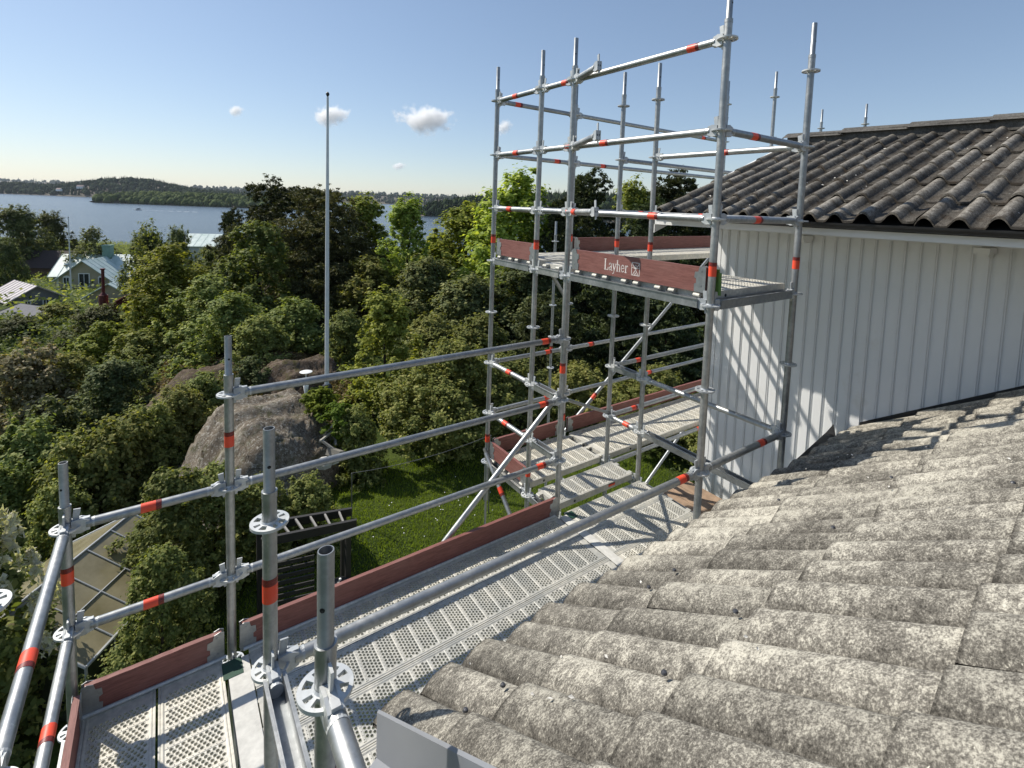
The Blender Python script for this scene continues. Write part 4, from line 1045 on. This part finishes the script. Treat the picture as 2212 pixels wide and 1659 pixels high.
# ------------------------------------------------------------------ greenhouse
gh = tag(empty('greenhouse', (-3.16, 10.94, -6.0), math.atan2(8.734 - 10.936, -4.636 + 3.157)), 'greenhouse with aluminium bars and murky glass roof in the lower left corner', 'greenhouse')
ALU = m_plain('aluminium bars', (.50, .51, .51), .4, .1, 8, .2)
def m_glass():
    m = Mat('murky greenhouse glass'); n = m.noise(2.2, 5, .6); s = m.noise(30, 3, .6)
    c = m.mix(m.ramp(n, [(.35, (0, 0, 0)), (.7, (1, 1, 1))]), (.20, .175, .10), (.31, .275, .175)); m.bump(s, .05, .002)
    m.set(c, .22, 0, .5); m.b.inputs['Alpha'].default_value = .93; return m.m
GLS = m_glass()
Lg, Wg, dzg, ez = 2.75, 1.31, .70, 1.30                # local x along ridge, +y? towards the eave in view
b = MB(); sg = 1
def sl(x, t): return (x, sg * Wg * t, 2.0 - dzg * t)
b.add([sl(0, .0), sl(Lg, 0), sl(Lg, 1), sl(0, 1)], [(0, 1, 2, 3)]); b.add([(0, 0, 2.0), (Lg, 0, 2.0), (Lg, -Wg, ez), (0, -Wg, ez)], [(0, 3, 2, 1)])
b.build('glass', GLS, gh); b = MB()
for y in (Wg, -Wg): b.add([(0, y, 0), (Lg, y, 0), (Lg, y, ez), (0, y, ez)], [(0, 1, 2, 3)])
for x in (0, Lg): b.add([(x, -Wg, 0), (x, Wg, 0), (x, Wg, ez), (x, 0, 2.0), (x, -Wg, ez)], [(0, 1, 2, 3, 4)])
b.build('wall_glass', m_plain('dark greenhouse side glass', (.05, .06, .035), .15, .3, 3), gh)
b = MB(); up = Vector((0, 0, .012))
for i in range(6):
    x = Lg * i / 5; b.tube(Vector(sl(x, 0)) + up, Vector(sl(x, 1)) + up, .014, n=6); b.tube((x, sg * Wg * 1.005, ez), (x, sg * Wg * 1.005, 0), .014, n=6)
for t, w_ in ((0, .022), (.52, .013), (1, .026)): b.tube(Vector(sl(0, t)) + up, Vector(sl(Lg, t)) + up, w_, n=6)
for x in (0, Lg):
    for s in (1, -1): b.tube((x, 0, 2.0), (x, s * Wg, ez), .022, n=6); b.tube((x, s * Wg, ez), (x, s * Wg, 0), .022, n=6)
b.build('glazing_bar', ALU, gh)

# ------------------------------------------------------------------ black pergola and bench things below the walkway
pg = tag(empty('pergola', (0, 0, 0)), 'black painted garden pergola with pale cross slats below the walkway', 'pergola')
BW = m_plain('black painted wood', (.016, .014, .013), .6, .3); PALE = m_plain('pale slats', (.24, .23, .21), .7, .15)
A0, A1 = np.array(at(560, 1152, 8.7)), np.array(at(742, 1093, 9.2)); B0, B1 = np.array(at(585, 1182, 8.35)), np.array(at(752, 1122, 8.85))
zt = float((A0[2] + A1[2] + B0[2] + B1[2]) / 4)
for a in (A0, A1, B0, B1): a[2] = zt
def beam(b, a, c, w, h, over=0.):
    M = frame_x(Vector(a), Vector(c)); L = float(np.linalg.norm(np.array(c) - np.array(a))); vs = MB(); b.box(-over, L + over, -w / 2, w / 2, -h / 2, h / 2, M=M)
b = MB(); beam(b, A0, A1, .06, .15, .15); beam(b, B0, B1, .06, .15, .15); b.build('beam', BW, pg)
b = MB()
for i in range(6):
    t = .06 + i * .176; p, q = A0 + (A1 - A0) * t + [0, 0, .05], B0 + (B1 - B0) * t + [0, 0, .05]; beam(b, p, q, .03, .035, -.03)
b.build('slat', PALE, pg)
for p in (A0, A1, B0, B1):
    b = MB(); b.box(p[0] - .045, p[0] + .045, p[1] - .045, p[1] + .045, -5.7, zt - .0755); b.build('post', BW, pg)
b = MB()
for i in range(10): beam(b, B0 + [0, 0, -.35 - i * .12], B0 + (B1 - B0) * .55 + [0, 0, -.35 - i * .12], .02, .07)
b.build('slatted_screen', BW, pg)
p = at(735, 1190, 8.6); gr = tag(empty('grill', (float(p[0]), float(p[1]), -5.45)), 'covered dark grill beside the black pergola', 'grill')
b = MB(); b.lathe([(0, 1.12), (.16, 1.08), (.26, .95), (.28, .84), (.24, .70), (.1, .58), (0, .56)], 20); b.build('kettle', BLACK, gr, True)
for a in (0, 2.1, 4.2):
    b = MB(); b.tube((.12 * math.cos(a), .12 * math.sin(a), .64), (.34 * math.cos(a), .34 * math.sin(a), 0), .014); b.build('leg', DARKSTEEL, gr)
b = MB(); b.lathe([(0, 1.12), (.022, 1.135), (.02, 1.16), (0, 1.165)], 10); b.build('handle', WHITE, gr)
p = at(712, 945, 13.0); bn = tag(empty('garden_bench', (float(p[0]), float(p[1]), float(p[2]) - .25), .6), 'weathered wooden bench frame tipped beside the big rock', 'bench')
WW = m_plain('weathered wood', (.33, .31, .27), .8, .25, 9)
for k, (a, c, nm) in enumerate((((-.35, 0, .3), (.45, .1, .34), 'rail'), ((.1, .3, .2), (.25, -.1, .7), 'post'), ((.0, -.2, .1), (.6, .35, .15), 'rail'), ((-.3, 0, .3), (-.1, -.5, -.1), 'post'))):
    b = MB(); beam(b, a, c, .05, .05); b.build(nm, WW, bn)
b = MB(); M = Matrix.Rotation(.5, 4, 'Z') @ Matrix.Rotation(.35, 4, 'Y'); b.box(-.09, .09, -.26, .18, -.12, .06, M=M); tag(b.build('stone_block', m_plain('pale stone', (.20, .19, .165), .9, .3, 5, 0, .2, .5), None, False, tuple(map(float, at(722, 975, 12.7)))), 'pale stone block at the foot of the big rock', 'stone')
for k, (px, py, d, s) in enumerate(((700, 1000, 12.4, .22), (720, 992, 12.6, .18))):
    b = MB(); b.lathe([(0, s * .6), (s * .6, s * .5), (s, s * .1), (s * .9, -s * .4)], 7)
    tag(b.build('rock', m_plain('white stone', (.5, .49, .46), .9, .2, 8, 0, .2, .5), None, False, tuple(map(float, at(px, py, d)))), ('pale stone on the lawn edge, left one of the pair', 'pale stone on the lawn edge, right one of the pair')[k], 'stone')

# ------------------------------------------------------------------ houses down the slope
def metal_roof(name, c1, c2):
    m = Mat(name); n = m.noise(1.2, 5, .65); f = m.noise(5, 4, .7)
    c = m.mix(m.ramp(n, [(.35, (0, 0, 0)), (.65, (1, 1, 1))]), c1, c2); c = m.mix(m.ramp(f, [(.55, (0, 0, 0)), (.75, (.5, .5, .5))]), c, tuple(x * 1.3 for x in c2))
    return m.set(c, .38, .0, .6)
GREENR = metal_roof('green metal roof', (.40, .50, .46), (.56, .63, .60)); GREYR = metal_roof('pinkish metal roof', (.40, .36, .35), (.52, .47, .46)); BROWNR = m_plain('brown tile roof', (.05, .034, .03), .85, .2, 4)
YEL = m_plain('ochre board wall', (.42, .36, .25), .75, .12, 2); GREYW = m_plain('grey board wall', (.20, .20, .21), .75, .12, 2); WIN = m_plain('dark window glass', (.03, .035, .045), .12, .1); REDP = m_plain('dark red pipe', (.10, .012, .012), .6, .2)
def hgable(root, x0, x1, y0, y1, z0, ze, zr, wall, roof, axis='x', ov=.35, seams=8):
    """gable block; ridge along axis"""
    b = MB(); b.box(x0, x1, y0, y1, z0, ze); xm, ym = (x0 + x1) / 2, (y0 + y1) / 2
    if axis == 'x':
        for x in (x0, x1): b.add([(x, y0, ze), (x, y1, ze), (x, ym, zr)], [(0, 1, 2)])
    else:
        for y in (y0, y1): b.add([(x0, y, ze), (x1, y, ze), (xm, y, zr)], [(0, 1, 2)])
    b.build('wall', wall, root)
    r = MB(); t = .07; f = 1 + ov / ((y1 - y0) / 2 if axis == 'x' else (x1 - x0) / 2)
    for s in (1, -1):
        def P(u, k, dz=0.):                                         # u along the ridge, k 0 ridge .. 1 eave
            z = zr - (zr - ze) * k * f + .05 + dz
            return (u, ym + s * (y1 - y0) / 2 * k * f, z) if axis == 'x' else (xm + s * (x1 - x0) / 2 * k * f, u, z)
        a, c = (x0 - ov, x1 + ov) if axis == 'x' else (y0 - ov, y1 + ov)
        vs = [P(a, 0), P(c, 0), P(c, 1), P(a, 1), P(a, 0, -t), P(c, 0, -t), P(c, 1, -t), P(a, 1, -t)]
        r.add(vs, [(0, 1, 2, 3), (4, 7, 6, 5), (2, 6, 7, 3), (0, 3, 7, 4), (1, 5, 6, 2)])
        for i in range(seams + 1):
            u = a + (c - a) * i / seams; r.tube(P(u, .0, .015), P(u, 1, .015), .022, n=5)
    return r.build('roof', roof, root)
def window(root, x, y, z, w, h, face, arch=False):
    """face: 'x' or 'y' wall normal sign by tuple"""
    ax, s = face; M = Matrix.Translation((x, y, z)) @ (Matrix.Rotation(R_(90) * (0 if s < 0 else 2), 4, 'Z') if ax == 'y' else Matrix.Rotation(R_(90) * (-1 if s < 0 else 1), 4, 'Z'))
    f = MB()
    for a in ((-w / 2 - .09, -w / 2, -h / 2 - .09, h / 2 + .09), (w / 2, w / 2 + .09, -h / 2 - .09, h / 2 + .09), (-w / 2, w / 2, h / 2, h / 2 + .09), (-w / 2, w / 2, -h / 2 - .09, -h / 2), (-.025, .025, -h / 2, h / 2)):
        f.box(a[0], a[1], -.06, .0, a[2], a[3], M=M)
    if arch: f.prism([(.5 * w * 1.2 * math.cos(t), h / 2 + .09 + .35 * w * math.sin(t)) for t in np.linspace(0, math.pi, 9)], 0, .05, M @ Matrix.Rotation(R_(90), 4, 'X'))
    o = f.build('window', WHITE, root)
    g = MB(); g.box(-w / 2, w / 2, -.03, -.004, -h / 2, h / 2, M=M); g.build('pane', WIN, o)
def house_at(name, px, py, d, rz, label):
    p = at(px, py, d); r = empty(name, tuple(map(float, p)), rz); tag(r, label, 'house'); return r
VA = math.atan2(FW[1], FW[0]) - math.pi / 2               # local y = away from the viewer
# yellow house: cross gables, green roof (origin = middle of the front gable wall at eave height)
h = house_at('ochre_house', 182, 602, 60, VA + .28, 'ochre wooden house with pale green metal cross gable roof and green chimney')
hgable(h, -2.6, 2.6, 0, 6, -4.2, 0, 2.15, YEL, GREENR, 'y', .45, 7)
hgable(h, -4.6, 4.7, 3.2, 8.6, -4.2, .2, 2.3, YEL, GREENR, 'x', .5, 10)
window(h, 0, 0, -.15, .95, 1.45, ('y', -1)); window(h, -1.75, 0, -.25, .5, .75, ('y', -1), True); window(h, 1.75, 0, -.25, .5, .75, ('y', -1), True); window(h, 4.1, 3.2, -.9, .6, 1.0, ('y', -1))
b = MB(); b.box(-.45, .45, 5.0, 5.9, 1.2, 3.5); b.box(-.52, .52, 4.93, 5.97, 3.5, 3.62); b.build('chimney', m_plain('green chimney', (.16, .27, .23), .6, .15), h)
b = MB()
for x in (-2.62, 2.62): b.box(x - .1, x + .1, -.03, .15, -4.2, 0)
b.build('corner_trim', WHITE, h)
h = house_at('ochre_outbuilding', 236, 640, 46, VA + .35, 'small ochre outbuilding with green metal roof right of the dark red pipe')
hgable(h, -1.7, 1.7, 0, 4, -3.2, 0, 1.15, YEL, GREENR, 'y', .3, 6)
h = house_at('grey_house', 12, 648, 42, VA - .5, 'grey wooden house with pale pinkish metal roof at the left edge')
hgable(h, -3.8, .8, 0, 3.4, -3.6, 0, 1.05, GREYW, GREYR, 'x', .3, 8)
window(h, .8, 1.1, -.6, .3, .8, ('x', 1)); window(h, .8, 2.3, -.6, .3, .8, ('x', 1))
h = house_at('grey_shed', 22, 690, 34, VA - .4, 'low dark shed with grey felt roof below the grey house')
hgable(h, -2.2, 1.2, 0, 3, -2.4, 0, .55, m_plain('dark shed wall', (.05, .05, .055), .8, .2), m_plain('grey felt', (.13, .13, .14), .9, .2), 'x', .25, 1)
h = house_at('brown_house', 108, 566, 74, VA + .1, 'red brown house with dark tile roof behind the ochre house')
hgable(h, -4.2, 3.0, 0, 5, -4, -.6, 1.4, m_plain('brown board wall', (.12, .07, .045), .8, .2), BROWNR, 'x', .4, 1)
hgable(h, 2.4, 6.0, -2.2, 4, -4, -.6, 1.0, YEL, BROWNR, 'y', .3, 1)
h = house_at('green_roofed_house', 452, 530, 70, VA + .25, 'house with pale green metal roof near the shore, half hidden by trees')
hgable(h, -3.2, 3.0, 0, 6, -4, 0, 1.35, m_plain('pale grey wall', (.42, .44, .46), .7, .1), GREENR, 'x', .4, 8)
hgable(h, 1.6, 5.6, -1.0, 5, -4, -.2, 1.5, m_plain('grey wall', (.34, .36, .38), .7, .1), GREENR, 'y', .4, 6)
p = at(224, 652, 40); h = tag(empty('red_chimney_house', (float(p[0]), float(p[1]), float(p[2])), VA + .3), 'dark red roof with a tall thin dark red chimney pipe among the trees', 'house')
hgable(h, .1, 3.2, 0, 3, -3, -.5, .5, m_plain('dark red wall', (.12, .02, .02), .8, .2), m_plain('red roof', (.23, .06, .05), .7, .2), 'y', .2, 3)
b = MB(); b.tube((0, 0, -1), (0, 0, .55), .30, n=14); b.tube((0, 0, .55), (0, 0, .75), .24, .12, n=14); b.tube((0, 0, .75), (0, 0, 2.6), .11, n=12); b.tube((0, 0, 2.6), (0, 0, 2.7), .17, n=12); b.build('chimney_pipe', REDP, h, True)

# ------------------------------------------------------------------ far wooded shores
def m_far(name, a, c):
    m = Mat(name); g = m.node('ShaderNodeNewGeometry'); return m.set(m.ramp(g.outputs['Random Per Island'], [(0, a), (1, c)]), .95, 0, .1)
FAR = m_far('far forest', (.018, .032, .016), (.045, .065, .028)); FARB = m_far('nearer far forest', (.040, .062, .020), (.095, .120, .038))
r = np.random.default_rng(77)
ICO = None
def blob_field(name, pts, size, mat, label, conif=.5):
    """many small crowns in one mesh: pts (n,3) foot points, size metres"""
    n = len(pts); seg = 6
    t = np.arange(seg) * 2 * math.pi / seg
    rows = [(0.0, 1.0), (.45, .72), (.62, .42), (.5, .12), (.12, 0.)]
    con = r.random(n) < conif
    V, Q = [], []
    s = size * r.uniform(.65, 1.25, n); w = s * np.where(con, .36, .62) * r.uniform(.8, 1.2, n)
    for k, (rr, zz) in enumerate(rows):
        rad = np.where(con, [.03, .22, .42, .60, .5][k], [.25, .8, 1.0, .85, .3][k]) * w * .8
        z = np.where(con, [1.25, .85, .5, .2, .0][k], [1.0, .82, .5, .2, 0.][k]) * s
        jx = r.uniform(.75, 1.25, (n, seg))
        V.append(np.stack([pts[:, 0:1] + rad[:, None] * np.cos(t) * jx, pts[:, 1:2] + rad[:, None] * np.sin(t) * jx, pts[:, 2:3] + z[:, None] + r.normal(0, .03, (n, seg)) * s[:, None]], 2))
    V = np.stack(V, 1).reshape(-1, 3)                       # n, rows, seg
    base = np.arange(n)[:, None, None] * (5 * seg); kk = np.arange(4)[None, :, None] * seg; ii = np.arange(seg)[None, None, :]
    a = base + kk + ii; b_ = base + kk + (ii + 1) % seg
    Q = np.stack([a, b_, b_ + seg, a + seg], -1).reshape(-1, 4)[:, ::-1]
    return tag(obj(name, np_mesh(name, V, Q, mat)), label, 'forest', kind='stuff')
def shore(name, d, prof, depth, n, size, mat, label, conif, zb=LAKE):
    """prof: (px, height above the lake in metres); a wooded ridge of real depth"""
    px = np.array([p[0] for p in prof], float); hh = np.array([p[1] for p in prof], float)
    r0 = (px - CX) / F_PX * d
    nr, nf = 60, 9; V = []
    rr = np.linspace(r0[0], r0[-1], nr); hp = np.interp(rr, r0, hh)
    ed = np.minimum(1, np.minimum(np.arange(nr), np.arange(nr)[::-1]) / 5.)
    for j in range(nf):
        t = j / (nf - 1); k = math.sin(math.pi * min(1, t * 1.0) ** .8) if t < 1 else 0
        for i in range(nr): V.append((*plan(d + depth * t * (.3 + .7 * ed[i]), rr[i] * (1 + depth * t * .5 / d)), zb - 2 + (hp[i] + 3) * k))
    k = (np.arange(nf - 1)[:, None] * nr + np.arange(nr - 1)[None]).ravel()
    land = tag(obj('far_hill', np_mesh('far_hill', np.array(V), np.stack([k, k + 1, k + nr + 1, k + nr], 1), m_plain(name + ' soil', (.10, .085, .06), .95, .3, .05), smooth=True)), kind='structure')
    V = np.array(V).reshape(nf, nr, 3)
    a, c = r.random(n) ** 1.3 * (nf - 1.001) * .62 + .25, r.random(n) * (nr - 1.001); i, j = a.astype(int), c.astype(int); u, v = (a - i)[:, None], (c - j)[:, None]
    P = V[i, j] * (1 - u) * (1 - v) + V[i + 1, j] * u * (1 - v) + V[i, j + 1] * (1 - u) * v + V[i + 1, j + 1] * u * v
    P = P[P[:, 2] > zb + .3]; P[:, 2] -= size * .15
    return blob_field('far_forest', P, size, mat, label, conif)
shore('main far shore', 1650, [(-420, 22), (-150, 24), (60, 26), (120, 34), (180, 54), (240, 60), (300, 52), (350, 34), (420, 22), (520, 20), (640, 24)], 420, 4200, 15, FAR, 'dark wooded far shore hill across the lake on the left', .75)
shore('peninsula', 960, [(215, 2), (228, 10), (300, 14), (400, 15), (500, 15), (600, 12), (660, 10), (700, 3)], 160, 1500, 11, FARB, 'greener wooded peninsula in front of the far hill', .35)
shore('middle far shore', 3200, [(380, 46), (520, 44), (640, 48), (760, 52), (900, 48), (1050, 50), (1200, 55), (1500, 60)], 700, 2600, 20, FAR, 'distant low wooded shoreline beyond the flagpole', .6)
shore('right far shore', 850, [(905, 2), (930, 13), (990, 24), (1060, 32), (1200, 40), (1500, 46), (1800, 46)], 260, 2200, 13, FAR, 'dark wooded point on the right side of the bay', .75)
shore('outer far shore', 5200, [(-600, 80), (-200, 85), (200, 84), (600, 86), (1000, 90), (1600, 95), (2200, 95)], 900, 1800, 32, FAR, 'faint wooded horizon beyond all other shores', .4)
for k, (px, py, d, s, lab) in enumerate(((125, 409, 1640, 7, 'tiny pale house on the far shore, leftmost'), (172, 403, 1680, 9, 'tiny white house in the trees left of the far hill top'), (256, 416, 1600, 6, 'tiny white house at the water below the far hill'), (282, 421, 1500, 6, 'tiny pale house just left of the peninsula tip'), (612, 432, 930, 5, 'small white house on the rocks of the peninsula'))):
    p = at(px, py, d); h = tag(empty('shore_house', (float(p[0]), float(p[1]), float(p[2]) - s * .3), VA + .3 * k), lab, 'house', 'tiny houses on the far shore')
    hgable(h, -s, s, 0, s * 1.1, -s * .5, s * .35, s * .9, WHITE, m_plain('far roof', (.30, .22, .20), .8, .1), 'x', .3, 1)
p = at(298, 452, 655); bt = tag(empty('motor_boat', (float(p[0]), float(p[1]), LAKE), VA + .1), 'white motor boat speeding left across the lake with a foaming wake', 'boat')
b = MB(); b.add([(-5, 0, 1.5), (-3, -1.4, 1.2), (4.5, -1.5, 1.1), (4.5, 1.5, 1.1), (-3, 1.4, 1.2), (-3.8, 0, 0), (-2.4, -.9, -.2), (4.5, -1.1, -.2), (4.5, 1.1, -.2), (-2.4, .9, -.2)],
      [(0, 1, 2, 3, 4), (0, 5, 6, 1), (1, 6, 7, 2), (2, 7, 8, 3), (3, 8, 9, 4), (4, 9, 5, 0)]); b.build('hull', WHITE, bt)
b = MB(); b.add([(-1.6, -1.1, 1.15), (2.6, -1.1, 1.15), (2.6, 1.1, 1.15), (-1.6, 1.1, 1.15), (-.4, -.9, 2.6), (2.2, -.9, 2.6), (2.2, .9, 2.6), (-.4, .9, 2.6)], [(0, 1, 5, 4), (1, 2, 6, 5), (2, 3, 7, 6), (3, 0, 4, 7), (4, 5, 6, 7)]); b.build('cabin', m_plain('boat cabin', (.12, .13, .15), .3, .1), bt)
b = MB(); vs = []
for i in range(22):
    x = 5 + i * 3.2; w_ = .9 + i * .09; vs += [(x, -w_ * random.uniform(.4, 1), .12), (x, w_ * random.uniform(.4, 1), .12)]
b.add(vs, [(2 * i, 2 * i + 2, 2 * i + 3, 2 * i + 1) for i in range(21) if i < 8 or i % 3])
o = b.build('wake', m_plain('white foam', (.8, .82, .84), .8, .1), None, False, tuple(bt.location)); o.rotation_euler = bt.rotation_euler; tag(o, 'white foaming wake trailing behind the motor boat', 'wake', kind='stuff')

# ------------------------------------------------------------------ small fair weather clouds
def m_cloud():
    m = Mat('cloud'); m.n.remove(m.b); v = m.node('ShaderNodeVolumePrincipled'); co = m.coord()
    n = m.noise(.0062, 6, .62, co); sp = m.node('ShaderNodeVectorMath', operation='LENGTH'); 
    g = m.coord('Generated'); mp = m.node('ShaderNodeMapping'); mp.inputs['Location'].default_value = (-1, -1, -1); mp.inputs['Scale'].default_value = (2, 2, 2); m.l.new(g, mp.inputs[0]); m.l.new(mp.outputs[0], sp.inputs[0])
    d = m.math('SUBTRACT', m.math('ADD', m.math('MULTIPLY', n, 1.9), -.38), sp.outputs['Value']); d = m.math('MULTIPLY', m.math('MAXIMUM', d, 0.), .045)
    m.l.new(d, v.inputs['Density']); scene.cycles.volume_bounces = 8; v.inputs['Color'].default_value = (1, 1, 1, 1); v.inputs['Anisotropy'].default_value = .2
    m.l.new(v.outputs[0], m.out.inputs['Volume']); m.m.cycles.homogeneous_volume = False; return m.m
CL = m_cloud()
for px, py, d, wx, wy, lab in ((918, 258, 7000, 145, 62, 'largest small white cloud, right of the flagpole'), (712, 249, 7500, 95, 48, 'thin white cloud crossed by the flagpole'), (511, 238, 8000, 44, 26, 'tiny white cloud left of the flagpole'),
                               (1090, 272, 7500, 46, 34, 'small white cloud beside the leftmost tower post'), (862, 358, 9000, 42, 18, 'flat small cloud low above the far shore'), (775, 250, 8500, 1, 1, None)):
    if not lab: continue
    p = at(px, py, d); b = MB(); k = d / F_PX
    b.box(-wx * k * .62, wx * k * .62, -wx * k * .45, wx * k * .45, -wy * k * .7, wy * k * .7)
    o = b.build('cloud', CL, None, False, tuple(map(float, p))); o.rotation_euler = (0, 0, VA); tag(o, lab, 'cloud', 'small fair weather clouds')

# ------------------------------------------------------------------ thin sea air
hz = Mat('haze air'); hz.n.remove(hz.b); v = hz.node('ShaderNodeVolumePrincipled'); v.inputs['Density'].default_value = .00003; v.inputs['Color'].default_value = (.80, .88, 1., 1); v.inputs['Anisotropy'].default_value = .2
hz.l.new(v.outputs[0], hz.out.inputs['Volume']); hz.m.cycles.homogeneous_volume = True
b = MB(); p = [plan(-40, -6200), plan(6250, -6200), plan(6250, 6200), plan(-40, 6200)]
b.add([(*q, -34.) for q in p] + [(*q, 82.) for q in p], [(0, 1, 2, 3), (4, 7, 6, 5), (0, 4, 5, 1), (1, 5, 6, 2), (2, 6, 7, 3), (3, 7, 4, 0)])
tag(b.build('haze', hz.m), 'thin pale sea air', kind='stuff')
